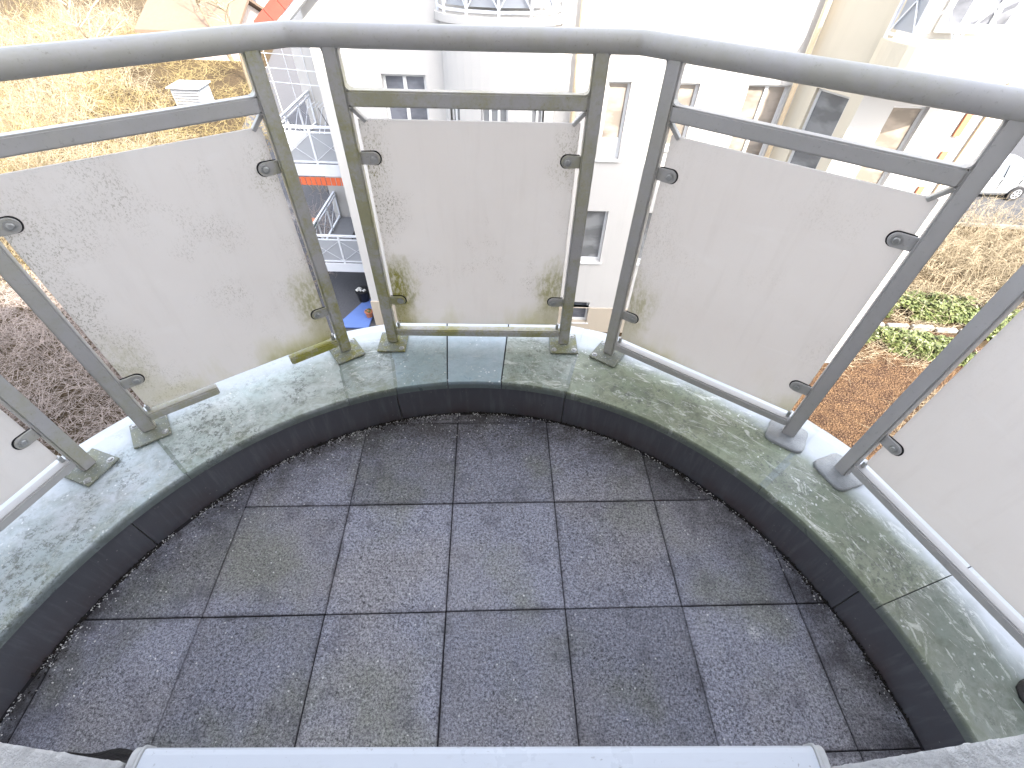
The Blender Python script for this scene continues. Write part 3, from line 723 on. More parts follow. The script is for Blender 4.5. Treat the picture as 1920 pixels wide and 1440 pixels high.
mb = MB(); pf = lambda u, v, w: Vector((u, FY - .03 + w, v)); wall_open(mb, pf, -4.18, 5.6, GZ, -6.72, [(1.60, 2.16, -7.25, -6.72)], .19); mb.add([(-4.18, FY-.03, -6.72), (5.6, FY-.03, -6.72), (5.6, FY+.0, -6.71), (-4.18, FY+.0, -6.71)], [(0,1,2,3)]); mb.build('plinth', M['plinth'], bld)
for a, b, c, d, lv, gl, sp in win_front: window(front, a, b, c, d, bld, lv, gl, split=sp)
# flanks, back and roof
mb = MB(); mb.add([(-4.15, FY, GZ), (-4.15, 14.8, GZ), (-4.15, 14.8, 6.5), (-4.15, FY, 6.5)], [(0,1,2,3)]); mb.build('wall', M['paint'], bld)
wing = lambda u, v, w: Vector((u, 14.8 + w, v))
mb = MB(); ops = [(-5.5, -4.6, -6.1, -4.1), (-5.5, -4.6, -3.28, -1.25)]; wall_open(mb, wing, -6.1, -4.15, GZ, 1.4, ops); mb.add([(-6.1, 14.8, GZ), (-6.1, 24, GZ), (-6.1, 24, 1.4), (-6.1, 14.8, 1.4)], [(0,1,2,3)]); mb.build('wall', M['paint'], bld)
for o_ in ops: window(wing, *o_, bld, 1, 'glass', sill_=False)
mb = MB(); mb.add([(5.6, FY, GZ), (6.3, 9.9, GZ), (6.3, 9.9, 6.5), (5.6, FY, 6.5)], [(0,1,2,3)])
ch_o, ch_t = Vector((5.6, FY, 0)), (Vector((6.3, 9.9, 0)) - Vector((5.6, FY, 0))).normalized(); ch_n = Vector((-ch_t.y, ch_t.x, 0))
chf = lambda u, v, w: ch_o + ch_t * u + ch_n * w + Vector((0, 0, v))
mb = MB(); L_ = (Vector((6.3, 9.9, 0)) - ch_o).length; co = [(.38, 1.08, -2.7, -.95), (.38, 1.08, -5.5, -3.75)]; wall_open(mb, chf, 0, L_, GZ, 6.5, co); mb.build('wall', M['cream'], bld)
for o_ in co: window(chf, *o_, bld, 1, 'blind')
rf = lambda u, v, w: Vector((u, 9.9 + w, v)); ro = [(6.95, 7.62, -2.8, -1.02), (6.95, 7.62, -5.6, -3.8)]
mb = MB(); wall_open(mb, rf, 6.3, 9.15, GZ, 6.5, ro); mb.add([(9.15, 9.9, GZ), (9.15, 24, GZ), (9.15, 24, 6.5), (9.15, 9.9, 6.5)], [(0,1,2,3)]); mb.build('wall', M['paint'], bld)
for o_ in ro: window(rf, *o_, bld, 1, 'curtain')
mb = MB(); mb.add([(-6.1, 24, GZ), (9.15, 24, GZ), (9.15, 24, 6.5), (-6.1, 24, 6.5)], [(0,1,2,3)]); mb.add([(-6.1, 14.8, 1.4), (-4.15, 14.8, 1.4), (-4.15, 24, 1.4), (-6.1, 24, 1.4)], [(0,1,2,3)]); mb.add([(-4.15, FY, 6.5), (5.6, FY, 6.5), (6.3, 9.9, 6.5), (9.15, 9.9, 6.5), (9.15, 24, 6.5), (-4.15, 24, 6.5)], [(0,1,2,3,4,5)]); mb.build('back_wall', M['paint'], bld)
# verge of the tiled roof on the left: white board and red edge tiles climbing to the right
mb = MB(); mb.bar((-4.75, FY - .12, -.42), (-1.2, FY - .12, 2.35), .10, .34, (0, 1, 0)); mb.build('verge_board', M['trim'], bld)
for k in range(14):
    t0 = k / 14; a = Vector((-4.95, FY - .16, -.30)).lerp(Vector((-1.4, FY - .16, 2.47)), t0); b = Vector((-4.95, FY - .16, -.30)).lerp(Vector((-1.4, FY - .16, 2.47)), t0 + .068)
    mb = MB(); mb.bar(a, b, .26, .05, (0, 1, 0)); mb.build('verge_tile', M['roof'], bld)
# rounded bay with windows and the round balcony on top of it
mb = MB(); n = 20; bayp = []
for k in range(n + 1): a = math.pi * (1 - k / n); bayp.append(Vector((-.43 + 1.14 * math.cos(a), FY - .55 * math.sin(a), 0)))
wins = {4: .62, 8: .62, 9: .62, 12: .62, 15: .62}
for k in range(n):
    p, q = bayp[k], bayp[k+1]
    cuts = [(GZ, .0)] if k not in (3, 4, 8, 9, 10, 14, 15) else [(GZ, -5.0), (-3.85, -2.45), (-1.35, .0)]
    for z0, z1 in cuts: mb.add([(p.x,p.y,z0),(q.x,q.y,z0),(q.x,q.y,z1),(p.x,p.y,z1)], [(0,1,2,3)])
    if len(cuts) > 1:
        wn = None
        for z0, z1 in ((-5.0, -3.85), (-2.45, -1.35)):
            t_ = (q - p).normalized(); nn = Vector((-t_.y, t_.x, 0)); f_ = (lambda P, Tt, Nn: lambda u, v, w: P + Tt * u + Nn * w + Vector((0,0,v)))(p, t_, nn)
            window(f_, 0, (q-p).length, z0, z1, bld, 1, 'blind', .06, .03, False)
mb.build('bay_wall', M['paint'], bld)
def balc_round(cx, cy, rx, ry, zt, hgt, parent, face, ztop=.0, panel='bpanel', nseg=6, panels=(1, 2, 3, 4)):
    b = MB(); n = 28; pts_ = [Vector((cx + rx * math.cos(math.pi * (1 - k/n)), cy - ry * math.sin(math.pi * (1 - k/n)), 0)) for k in range(n + 1)]
    V = [(p.x, p.y, z) for z in (zt - hgt, zt) for p in pts_]; m_ = n + 1
    b.add(V, [(k, k+1, m_+k+1, m_+k) for k in range(n)] + [tuple(range(m_)), tuple(range(2*m_-1, m_-1, -1))])
    sl = b.build('balcony_slab', M[face], parent)
    pr_ = [Vector((cx + (rx-.06) * math.cos(math.pi * (1 - k/nseg)), cy - (ry-.06) * math.sin(math.pi * (1 - k/nseg)), 0)) for k in range(nseg + 1)]
    for k in range(nseg + 1):
        b = MB(); b.bar(pr_[k] + Vector((0,0,zt)), pr_[k] + Vector((0,0,zt+1.0)), .045, .045, (1,0,0)); b.build('baluster', M['railw'], sl, M=Matrix.Translation(-root_offset(sl)))
    for k in range(nseg):
        for z in (.07, 1.0):
            b = MB(); b.bar(pr_[k] + Vector((0,0,zt+z)), pr_[k+1] + Vector((0,0,zt+z)), .04, .04); b.build('rail_bar', M['railw'], sl, M=Matrix.Translation(-root_offset(sl)))
        for s_ in (0, 1):
            b = MB(); b.bar(pr_[k+s_] + Vector((0,-.012,zt+.09)), pr_[k+1-s_] + Vector((0,-.012,zt+.98)), .018, .018); b.build('cross_bar', M['railw'], sl, M=Matrix.Translation(-root_offset(sl)))
        if k in panels:
            d_ = (pr_[k+1] - pr_[k]).normalized(); nn = Vector((-d_.y, d_.x, 0)) * .03
            b = MB(); b.bar(pr_[k] + d_ * .05 + nn + Vector((0,0,zt+.53)), pr_[k+1] - d_ * .05 + nn + Vector((0,0,zt+.53)), .012, .8); b.build('sheet_panel', M[panel], sl, M=Matrix.Translation(-root_offset(sl)))
    return sl
balc_round(-.43, FY, 1.22, .62, .03, .12, bld, 'paint')
balc_round(7.35, 9.9, 1.25, .95, .0, .42, bld, 'cream', panels=(0, 3), panel='bpanel')
# french windows behind the upper balconies
window(lambda u, v, w: Vector((u, FY - .06 + w, v)), -1.0, .1, .1, 2.2, bld, 2, 'glass', 0.0, .07, False)
window(lambda u, v, w: Vector((u, 9.84 + w, v)), 6.9, 8.2, .1, 2.2, bld, 3, 'glass', 0.0, .09, False)
# downpipes
for x, y in ((1.1, FY - .09), (5.48, FY - .10)):
    mb = MB(); mb.tube([(x, y, GZ), (x, y, 6.4)], .05, 10); dp = mb.build('downpipe', M['pipe'], bld, smooth=True)
    for z in (-6, -3.4, -.65, 1.9):
        mb = MB(); mb.tube([(x, y, z), (x, y, z + .1)], .062, 10); mb.build('pipe_bracket', M['pipe'], dp, M=Matrix.Identity(4))
for z in (-5.9, -4.3, -2.9, -2.2, -1.5):      # small terracotta trims at the right end
    mb = MB(); mb.box(8.35, 8.47, 9.86, 9.905, z, z + .42); mb.build('brick_trim', M['terra'], bld)
mb = MB(); mb.box(8.72, 8.84, 9.85, 9.93, GZ, 6.4); mb.build('corner_trim', M['pipe'], bld)
# two square balconies in the corner on the left
def balc_sq(zs, awning):
    x0, x1, y0, y1 = -5.95, -4.16, 12.0, 14.79
    b = MB(); b.box(x0, x1, y0, y1, zs - .26, zs); sl = b.build('balcony_slab', M['slab'], bld); TM = Matrix.Translation(-root_offset(sl))
    b = MB(); b.box(x0 - .02, x1, y0 - .03, y0 - .002, zs - .27, zs + .01); b.build('fascia', M['railw'], sl, M=TM)
    H = .87
    def run(p, q, npan, sheet=True):
        p, q = Vector(p), Vector(q); d = (q - p) / npan; t = d.normalized(); nn = Vector((t.y, -t.x, 0))
        for z, th_ in ((zs + H, .06), (zs + H - .12, .035), (zs + .06, .05)):
            b = MB(); b.bar(p + Vector((0,0,z)), q + Vector((0,0,z)), th_, th_ * .8); b.build('rail_bar', M['railw'], sl, M=TM)
        for k in range(npan + 1):
            b = MB(); b.bar(p + d * k + Vector((0,0,zs)), p + d * k + Vector((0,0,zs + H)), .045, .045, (1, 0, 0)); b.build('baluster', M['railw'], sl, M=TM)
        for k in range(npan):
            a_, b__ = p + d * k + t * .03, p + d * (k+1) - t * .03
            if sheet:
                b = MB(); b.bar(a_ + Vector((0,0,zs + .40)), b__ + Vector((0,0,zs + .40)), .012, .64); b.build('sheet_panel', M['bpanel'], sl, M=TM)
            for s_ in (0, 1):
                u, v = (a_, b__) if s_ == 0 else (b__, a_)
                b = MB(); b.bar(u + nn * .02 + Vector((0,0,zs + .10)), v + nn * .02 + Vector((0,0,zs + .70)), .010, .010); b.build('cross_bar', M['railw'], sl, M=TM)
    run((x0 + .02, y0 + .03, 0), (x1 - .02, y0 + .03, 0), 2); run((x0 + .02, y1 - .03, 0), (x0 + .02, y0 + .06, 0), 3, False)
    if awning:
        for k in range(14):
            a = x0 + .0 + k * .128; b = MB(); b.box(a, a + .108, y0 - .05, y0 - .035, zs - .50, zs - .30); b.build('awning_tab', M['orange'], sl, M=TM)
    return sl
balc_sq(-3.28, True); balc_sq(-6.13, False)
# hook lamp arm on the wing wall
mb = MB(); mb.tube([(-5.2, 14.78, -.85), (-5.2, 14.5, -.75), (-5.35, 13.9, -.82)], .03, 6); mb.tube([(-5.35, 13.9, -.82), (-5.36, 13.88, -1.15)], .015, 5)
tag(mb.build('wall_hook', M['slab']), 'grey angled hook arm above the upper corner balcony', 'hook')
# wire trellis / drying lines over the upper balcony
wr = empty('wire_trellis', (-5.9, 14.2, -3.2), 'thin white wire trellis standing over the upper corner balcony', 'trellis')
for k in range(5):
    z = -2.2 + k * .33; mb = MB(); mb.tube([(-6.9, 14.75, z), (-4.6, 14.3, z)], .009, 4); mb.build('wire', M['railw'], wr)
for k in range(5):
    x = -6.8 + k * .5; mb = MB(); mb.tube([(x, 14.75, -3.2), (x - .05, 14.78, -.9)], .009, 4); mb.build('wire', M['railw'], wr)
# drying rack on the upper balcony
dr = empty('drying_rack', (-5.0, 13.4, -3.28), 'folding white drying rack on the upper corner balcony', 'drying rack')
for s_ in (0, 1):
    mb = MB(); mb.tube([(-5.4, 13.2 + s_ * .5, -3.27), (-5.05, 13.2 + s_ * .5, -2.35)], .012, 6); mb.build('leg', M['railw'], dr)
    mb = MB(); mb.tube([(-4.8, 13.2 + s_ * .5, -3.27), (-5.15, 13.2 + s_ * .5, -2.35)], .012, 6); mb.build('leg', M['slab'], dr)
for k in range(6):
    mb = MB(); mb.tube([(-5.4 + k * .12, 13.2, -2.36), (-5.4 + k * .12, 13.7, -2.36)], .008, 5); mb.build('bar', M['railw'], dr)
# things on the lower balcony
pl = empty('flower_box', (-5.98, 12.9, -5.55), 'teal flower box hung on the lower corner balcony rail', 'planter')
mb = MB(); mb.prism([(-.12, 0), (.12, 0), (.15, .2), (-.15, .2)], (-6.1, 12.35, -5.5), (1,0,0), (0,0,1), (0,1,0), 0, .75); mb.build('box', M['teal'], pl, bevel=.01)
mb = MB(); mb.box(-6.22, -5.98, 12.37, 13.08, -5.33, -5.29); mb.build('soil', M['terra'], pl)
tb = empty('chair', (-4.7, 12.9, -6.13), 'dark chair in the corner of the lower balcony', 'chair')
mb = MB(); mb.box(-4.95, -4.5, 12.7, 13.1, -5.72, -5.66); mb.build('seat', M['black'], tb, bevel=.02)
mb = MB(); mb.box(-4.95, -4.5, 13.1, 13.15, -5.66, -5.2); mb.build('backrest', M['black'], tb, bevel=.02)
for x in (-4.92, -4.53):
    for y in (12.73, 13.07): mb = MB(); mb.tube([(x, y, -6.12), (x, y, -5.71)], .015, 6); mb.build('leg', M['black'], tb)
# things on the courtyard ground
bo = MB(); bo.prism([(-5.35, 10.75), (-4.35, 10.75), (-4.35, 11.0), (-4.3, 12.15), (-4.75, 12.15)], (0,0,0), (1,0,0), (0,1,0), (0,0,1), GZ + .03, GZ + .09)
tag(bo.build('ground_board', M['blue'], bevel=.01), 'blue board lying on the ground at the building corner', 'board')
def pot(name, c, r, h, mat, top, label):
    e = empty(name, c, label, 'plant pot'); c = Vector(c)
    mb = MB(); mb.tube([c, c + Vector((0,0,h*.9)), c + Vector((0,0,h*.9)), c + Vector((0,0,h))], [r*.75, r*.97, r*1.08, r*1.08], 16); mb.build('pot', mat, e)
    for k in range(9):
        a = rnd.uniform(0, 6.28); q = r * math.sqrt(rnd.random()) * .75; mb = MB(); p = c + Vector((q*math.cos(a), q*math.sin(a), h + .02)); s_ = r * .3
        mb.add([p + Vector(v) * s_ for v in ((1,0,0),(-1,.1,0),(0,1,.1),(0,-1,0),(0,0,.8),(0,0,-.8))], [(0,2,4),(2,1,4),(1,3,4),(3,0,4),(2,0,5),(1,2,5),(3,1,5),(0,3,5)]); mb.build('stone', top, e, smooth=True)
pot('plant_pot', (-4.78, 12.1, GZ + .09), .21, .38, M['black'], M['stone'], 'black plant pot filled with white stones on blue board')
pot('plant_pot', (-4.42, 11.28, GZ + .09), .12, .2, M['terra'], M['leaf'], 'small terracotta pot with greenery by the building corner')

# ================================================================ far houses, shed, car
def house(name, x0, x1, y0, y1, zt, wall, roofm, label, pitch=.6):
    e = empty(name, ((x0+x1)/2, (y0+y1)/2, GZ), label, 'house')
    mb = MB(); ww = lambda u, v, w: Vector((u, y0 + w, v)); n = max(2, int((x1-x0)/3)); ops = []
    for k in range(n):
        u = x0 + (x1-x0) * (k + .5) / n
        for z in (GZ + 1.0, GZ + 3.8):
            if z + 1.5 < zt: ops.append((u - .5, u + .5, z, z + 1.3))
    wall_open(mb, ww, x0, x1, GZ, zt, ops)
    mb.add([(x1,y0,GZ),(x1,y1,GZ),(x1,y1,zt),(x1,y0,zt),(x0,y0,GZ),(x0,y1,GZ),(x0,y1,zt),(x0,y0,zt)], [(0,1,2,3),(7,6,5,4),(1,5,6,2)]); mb.build('wall', wall, e)
    for o_ in ops: window(ww, *o_, e, 2, 'glass', sill_=False)
    ym = (y0 + y1) / 2; h = (y1 - y0) * pitch / 2
    mb = MB(); mb.prism([(y0 - .4, zt - .1), (ym, zt + h), (y1 + .4, zt - .1), (y1 + .4, zt + .1), (ym, zt + h + .22), (y0 - .4, zt + .1)], (0,0,0), (0,1,0), (0,0,1), (1,0,0), x0 - .4, x1 + .4); mb.build('roof', roofm, e)
    mb = MB(); mb.prism([(y0, zt), (y1, zt), (ym, zt + h - .05)], (0,0,0), (0,1,0), (0,0,1), (1,0,0), x0 + .01, x1 - .01); mb.build('gable', wall, e)
house('neighbour_house', -24.5, -12, 50, 60, 4.5, M['paint'], M['roof'], 'white sunlit house behind the garden at top left')
house('garden_house', -26.5, -20.2, 40.0, 46.0, -5.9, M['twig2'], M['tan'], 'low garden house with tan roof behind bare trees', .45)
sh = empty('louvred_housing', (-18.6, 29.9, GZ), 'white box with a louvred front among the yellow brush', 'vent housing')
mb = MB(); mb.box(-19.4, -17.8, 29.2, 30.4, GZ, GZ + 1.15); mb.build('casing', M['bpanel'], sh, bevel=.03)
for k in range(7):
    mb = MB(); z = GZ + .12 + k * .14; mb.bar((-19.3, 29.17, z), (-17.9, 29.17, z), .06, .05); mb.build('louvre', M['slab'], sh)
mb = MB(); mb.box(-19.5, -17.7, 29.05, 30.52, GZ + 1.15, GZ + 1.2); mb.build('lid', M['railw'], sh)

car = empty('parked_car', (20.1, 21.6, GZ), 'silver hatchback parked on the street at the right edge', 'car')
def loft(mb, secs, mi=0, cap=True):
    n = len(secs[0]); V = [p for s_ in secs for p in s_]
    Fc = [(i*n+j, i*n+(j+1)%n, (i+1)*n+(j+1)%n, (i+1)*n+j) for i in range(len(secs)-1) for j in range(n)]
    if cap: Fc += [tuple(range(n-1,-1,-1)), tuple((len(secs)-1)*n + j for j in range(n))]
    mb.add(V, Fc, mi)
CO = Vector((18.7, 20.9, GZ))          # front left corner of the car, it points towards -x
def cpt(x, y, z): return CO + Vector((x, y, z))
secs = []
for x, zb, zt, w in ((0, .42, .62, .66), (.1, .3, .72, .78), (.5, .22, .84, .86), (1.1, .2, .95, .88), (2.0, .2, .98, .88), (3.2, .2, 1.0, .88), (3.85, .22, 1.02, .86), (4.1, .3, 1.0, .80), (4.16, .42, .95, .74)):
    secs.append([cpt(x, .88 + s_ * w * f_, z) for s_, f_, z in ((-1, .9, zb), (-1, 1, zb + .12), (-1, 1.0, (zb+zt)/2), (-1, .95, zt - .06), (-1, .86, zt), (1, .86, zt), (1, .95, zt - .06), (1, 1.0, (zb+zt)/2), (1, 1, zb + .12), (1, .9, zb))])
mb = MB(); loft(mb, secs); body = mb.build('body', M['silver'], car, smooth=False, bevel=0)
gl = []; rf_ = []
for x, z, w in ((1.0, .955, .80), (1.85, 1.40, .66), (2.1, 1.44, .655), (3.0, 1.45, .65), (3.6, 1.36, .645), (4.02, 1.0, .74)):
    gl.append([cpt(x, .88 - w - .0, min(z, .95)) if False else cpt(x, .88 - .80 + (.0), .94), cpt(x, .88 - w, z), cpt(x, .88 + w, z), cpt(x, .88 + .80, .94)])
mb = MB(); loft(mb, gl); mb.build('cabin_glass', M['cglass'], car)
rp = []
for x, z, w in ((1.80, 1.385, .668), (2.1, 1.445, .66), (3.0, 1.455, .655), (3.62, 1.365, .65)):
    rp.append([cpt(x, .88 - w, z - .03), cpt(x, .88 - w, z + .012), cpt(x, .88 + w, z + .012), cpt(x, .88 + w, z - .03)])
mb = MB(); loft(mb, rp); mb.build('roof', M['silver'], car)
for pts_ in (((1.02, .06, .96), (1.83, .205, 1.40)), ((2.45, .06, .96), (2.45, .212, 1.43)), ((3.3, .06, .97), (3.45, .222, 1.39)), ((3.62, .225, 1.37), (4.0, .12, 1.0))):
    a, b = pts_; mb = MB(); mb.bar(cpt(*a), cpt(*b), .05, .09, (1, 0, 0)); mb.build('pillar', M['silver'], car)
for x in (.82, 3.32):
    for y, s_ in ((.02, -1), (1.74, 1)):
        mb = MB(); c = cpt(x, y, .32); mb.tube([c + Vector((0, -.1, 0)), c + Vector((0, -.085, 0)), c + Vector((0, .085, 0)), c + Vector((0, .1, 0))], [.29, .32, .32, .29], 24); wh = mb.build('wheel', M['rubber'], car, smooth=False)
        mb = MB(); cc = c + Vector((0, s_ * .101, 0)); mb.tube([cc, cc + Vector((0, s_ * .012, 0))], .205, 20)
        mb.build('rim', M['rim'], wh, M=Matrix.Identity(4))
        for k in range(6):
            a = k * math.pi / 3; mb = MB(); hh = cc + Vector((.125 * math.cos(a), s_ * .013, .125 * math.sin(a))); mb.tube([hh, hh + Vector((0, s_ * .004, 0))], .042, 8); mb.build('rim_hole', M['black'], wh, M=Matrix.Identity(4))
for y in (.09, 1.67): mb = MB(); mb.box(*sorted((cpt(4.02, 0, 0).x, cpt(4.17, 0, 0).x)), cpt(0, y - .1, 0).y, cpt(0, y + .1, 0).y, GZ + .72, GZ + .95); mb.build('tail_light', M['red'], car, bevel=.02)
for x in (1.35, 2.35, 3.2): mb = MB(); mb.box(cpt(x, 0, 0).x, cpt(x, 0, 0).x + .012, cpt(0, -.008, 0).y, cpt(0, .02, 0).y, GZ + .35, GZ + .92); mb.build('door_seam', M['black'], car)
mb = MB(); mb.box(cpt(4.14,0,0).x, cpt(4.2,0,0).x, cpt(0,.1,0).y, cpt(0,1.66,0).y, GZ + .32, GZ + .55); mb.build('rear_bumper', M['silver'], car, bevel=.03)

lp = MB(); lp.tube([(24.5, 30, GZ), (24.5, 30, GZ + 5)], [.06, .045], 8); tag(lp.build('street_post', M['slab']), 'slim grey post standing beyond the silver car', 'post')

# ================================================================ planting
def strand(mb, p, d, L, r, bendy=.25, nseg=3, droop=0.0, sides=3):
    pts_ = [p]; d = d.normalized()
    for k in range(nseg):
        d = (d + Vector((rnd.gauss(0, bendy), rnd.gauss(0, bendy), rnd.gauss(0, bendy) - droop))).normalized(); pts_.append(pts_[-1] + d * (L / nseg))
    mb.tube(pts_, [r * (1 - .75 * k / nseg) for k in range(nseg + 1)], sides, False)
    return pts_, d
def bush(name, loc, rad, hgt, n, mat, label, cat, group, thick=.012, sub=5):
    e = empty(name, loc, label, cat, group); loc = Vector(loc)
    ms, mt = MB(), MB()
    for k in range(n):
        a = rnd.uniform(0, 6.28); q = rad * .3 * math.sqrt(rnd.random()); out = rnd.random()
        p = loc + Vector((q * math.cos(a), q * math.sin(a), -.02)); d = Vector((math.cos(a) * out, math.sin(a) * out, 1.1 - .5 * out))
        pts_, dd = strand(ms, p, d, hgt * rnd.uniform(.7, 1.15), thick, .16, 4)
        for j in range(sub):
            b = pts_[rnd.randint(1, 4)]; d2 = Vector((rnd.gauss(math.cos(a) * .5, .7), rnd.gauss(math.sin(a) * .5, .7), rnd.gauss(.45, .5)))
            p2, d3 = strand(mt, b, d2, rad * rnd.uniform(.35, .85), thick * .55, .3, 3, .03)
            for m_ in range(2): strand(mt, p2[rnd.randint(1, 3)], d3 + Vector((rnd.gauss(0, .8), rnd.gauss(0, .8), rnd.gauss(0, .6))), rad * rnd.uniform(.15, .4), thick * .38, .3, 2)
    tag(ms.build('stems', mat, e, keep=True), kind='stuff'); tag(mt.build('twigs', mat, e, keep=True), kind='stuff')
    return e
# left: sunlit brush far off, paler near
spots = []
for k in range(900):
    y = rnd.uniform(13, 46); x = -y * rnd.uniform(.62, 1.35) - 2
    if abs(x + 18.6) < 2.0 and abs(y - 28) < 3.2: continue
    if -26 < x < -18 and 33 < y < 43: continue
    if all((x - a) ** 2 + (y - b) ** 2 > 1.5 for a, b in spots): spots.append((x, y))
    if len(spots) >= 110: break
for k, (x, y) in enumerate(spots):
    far = y > 27; s_ = rnd.uniform(1.2, 2.2) * (1.15 if far else 1)
    bush('brush_shrub', (x, y, GZ), s_, s_ * rnd.uniform(.9, 1.3), 22 if far else 24, M['twig'] if k % 3 else M['straw'], 'bare cream-coloured shrub in the sunlit garden beyond the left panels', 'shrub', 'bare shrubs in the left garden', .022 if far else .015, 6)
# left foot of the house: shaded tangle under the railing
spots2 = []
for k in range(200):
    x = rnd.uniform(-16.5, -7.5); y = rnd.uniform(6.5, 12.5)
    if all((x - a) ** 2 + (y - b) ** 2 > 1.5 for a, b in spots2): spots2.append((x, y))
    if len(spots2) >= 22: break
for x, y in spots2:
    s_ = rnd.uniform(.8, 1.3); bush('hedge_shrub', (x, y, GZ), s_, s_ * .8, 22, M['twig2'], 'leafless grey-brown shrub in the shaded tangle below the left panels', 'shrub', 'leafless shrubs below the left panels', .009, 6)
spots3 = []
for k in range(600):
    y = rnd.uniform(12.9, 18.4); x = y * rnd.uniform(.9, 1.3)
    if x < 11.0: continue
    if all((x - a) ** 2 + (y - b) ** 2 > .9 for a, b in spots3): spots3.append((x, y))
    if len(spots3) >= 34: break
for x, y in spots3:
    s_ = rnd.uniform(.8, 1.4); bush('brush_shrub', (x, y, GZ), s_, s_ * 1.0, 18, M['twig'], 'bare cream-coloured shrub in the garden beyond the right panels', 'shrub', 'bare shrubs in the right garden', .011, 5)
# stragglers by the courtyard path
for k, (x, y, s_) in enumerate(((-6.6, 13.6, .8), (-7.4, 16.0, 1.2), (-8.5, 20, 1.5), (-6.9, 11.4, .6))):
    bush('courtyard_shrub', (x, y, GZ), s_, s_, 18, M['twig2'] if k != 2 else M['twig'], 'scrawny leafless shrub beside the dark courtyard path', 'shrub', 'shrubs by the courtyard path', .009, 6)
# green evergreen ground cover on the right
def ivy(loc, rx, ry, h, n, label, rot=0.0):
    e = empty('ivy_mound', loc, label, 'ivy'); loc = Vector(loc); mb, ms = MB(), MB(); cr, sr = math.cos(rot), math.sin(rot)
    for k in range(n):
        a = rnd.uniform(0, 6.28); q = math.sqrt(rnd.random()); u, v = rx * q * math.cos(a), ry * q * math.sin(a)
        lump = .6 + .7 * abs(mnoise.noise(Vector((u * 1.7, v * 1.7, rx))))
        if mnoise.noise(Vector((u * 1.1 + 5, v * 1.1, 1))) < -.34: continue
        p = loc + Vector((u * cr - v * sr, u * sr + v * cr, h * lump * (1 - q ** 3 * .8) * rnd.uniform(.55, 1.05) + .03))
        s_ = rnd.uniform(.045, .085); a2 = rnd.uniform(0, 6.28); t_ = Vector((math.cos(a2), math.sin(a2), rnd.gauss(0, .35))).normalized(); b_ = t_.cross(Vector((rnd.gauss(0, .45), rnd.gauss(0, .45), 1))).normalized()
        mb.add([p - t_ * s_, p + b_ * s_ * .62 - t_ * s_ * .2, p + t_ * s_ + Vector((0,0,-s_*.25)), p - b_ * s_ * .62 - t_ * s_ * .2], [(0,1,2),(0,2,3)])
    for k in range(60):
        a = rnd.uniform(0, 6.28); q = math.sqrt(rnd.random()) * .9; u, v = rx * q * math.cos(a), ry * q * math.sin(a)
        strand(ms, loc + Vector((u * cr - v * sr, u * sr + v * cr, 0)), Vector((rnd.gauss(0, .5), rnd.gauss(0, .5), 1)), h * 1.1, .008, .3, 3)
    tag(ms.build('stems', M['twig2'], e, keep=True), kind='stuff'); tag(mb.build('foliage', M['leaf'], e, keep=True), kind='stuff')
ivy((13.6, 12.55, GZ), 2.9, .75, .5, 6500, 'green evergreen hedge strip at the back of the right garden', -.08)
ivy((12.1, 10.7, GZ), 2.1, .62, .42, 4200, 'green evergreen mound in the mulch beside the right panel', -.28)
ivy((15.3, 11.6, GZ), 1.1, .8, .4, 2000, 'small green evergreen clump right of the hedge strip')
mb = MB()
for k in range(9): mb.box(10.9 + k * .72, 10.9 + k * .72 + .66, 11.58 - k * .06, 11.74 - k * .06, GZ, GZ + .12 + .02 * (k % 3))
tag(mb.build('edging_stones', M['kerb'], bevel=.02), 'pale edging stones between the two green hedge strips', 'edging')
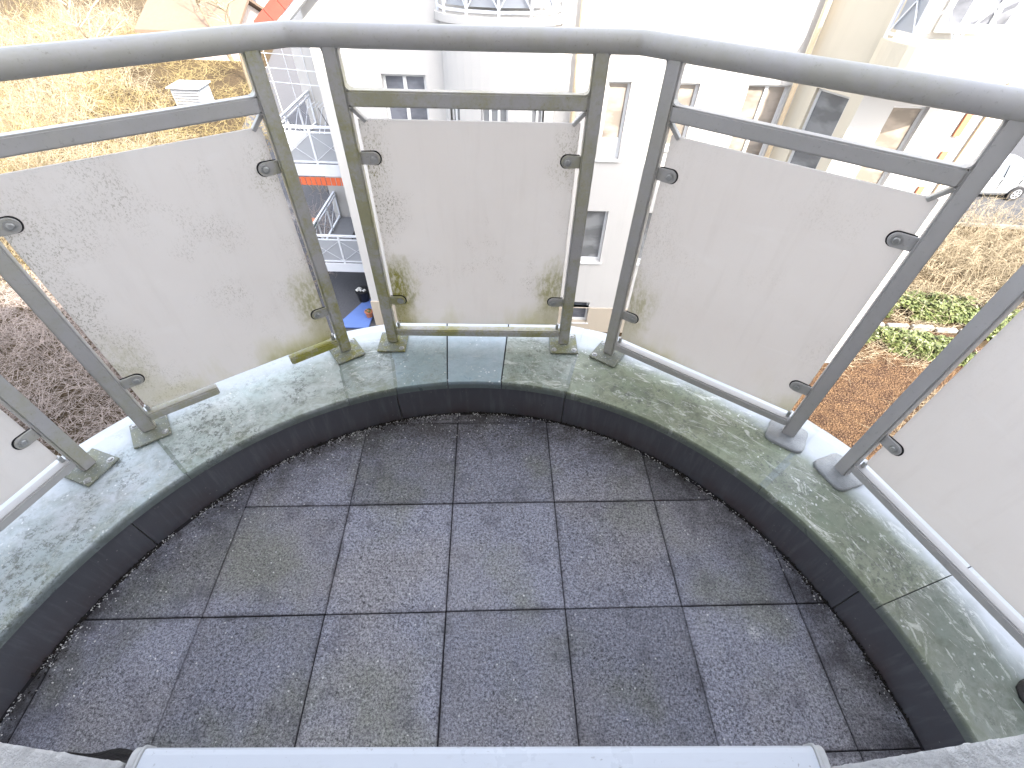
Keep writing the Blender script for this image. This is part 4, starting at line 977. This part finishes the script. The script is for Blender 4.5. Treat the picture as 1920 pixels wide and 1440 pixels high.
# bare trees in the left garden
def tree(loc, h, label, r=.14):
    e = empty('bare_tree', loc, label, 'tree', 'bare trees in the left garden'); loc = Vector(loc); tr, cr = MB(), MB()
    def grow(mb, p, d, L, rr, lev):
        pts_, dd = strand(mb, p, d, L, rr, .10 if lev == 0 else .17, 4, 0, 6 if lev < 2 else 3)
        if lev >= 4: return
        for k in range((7, 5, 4, 3)[lev]):
            i = rnd.randint(1 if lev else 2, 4); a = rnd.uniform(0, 6.28); o_ = Vector((math.cos(a), math.sin(a), rnd.uniform(-.1, .7)))
            grow(cr, pts_[i], dd * .5 + o_ * .85, L * rnd.uniform(.42, .66), rr * (.55, .5, .5, .55)[lev] * (1.15 - .15 * i), lev + 1)
    grow(tr, loc, Vector((rnd.gauss(0, .08), rnd.gauss(0, .08), 1)), h, r, 0)
    tr.build('trunk', M['bark'], e, keep=True); tag(cr.build('crown', M['twig'], e, keep=True), kind='stuff')
for (x, y, h), lb in zip(((-25, 33, 4.2), (-31, 40, 5.0), (-17.0, 33.5, 4.0), (-36, 36, 4.6), (-27, 44, 5.5), (-21, 40, 4.6)), ('bare tree', ) * 6):
    tree((x, y, GZ), h, 'leafless pale tree rising from the sunlit brush at upper left')
# dry grass, fallen stems
def litter(name, n, region, mat, label, L=(.25, .7), r=.006, up_=.35):
    mb = MB(); k = 0
    while k < n:
        p = region()
        if p is None: continue
        a = rnd.uniform(0, 6.28); strand(mb, p, Vector((math.cos(a), math.sin(a), abs(rnd.gauss(0, up_)))), rnd.uniform(*L), r, .22, 2); k += 1
    tag(mb.build(name, mat, keep=True), label, 'dry grass', kind='stuff')
def reg_l():
    y = rnd.uniform(12, 48); x = -y * rnd.uniform(.45, 1.4) - 1
    if mnoise.noise(Vector((x * .35, y * .35, 0))) < -.2 or (x > -12 and y > 14 and x > -.72 * y): return None
    return Vector((x, y, GZ + rnd.uniform(0, .25)))
litter('dry_grass', 15000, reg_l, M['straw'], 'straw-yellow dry grass and stems covering the left garden', (.35, 1.0), .011, .6)
def reg_s(): return Vector((rnd.uniform(-18, -6.5), rnd.uniform(6, 13), GZ + rnd.uniform(0, .35)))
litter('fallen_stems', 9000, reg_s, M['twig2'], 'grey tangled stems on the shaded ground below the left panels', (.2, .65), .0055, .3)
def reg_r():
    x, y = rnd.uniform(9, 22), rnd.uniform(7, 17.5)
    if mnoise.noise(Vector((x * .5, y * .5, 3))) < -.05: return None
    return Vector((x, y, GZ + rnd.uniform(0, .15)))
litter('dead_stalks', 9000, reg_r, M['twig'], 'pale dead stalks strewn over the right garden', (.2, .7), .006, .35)
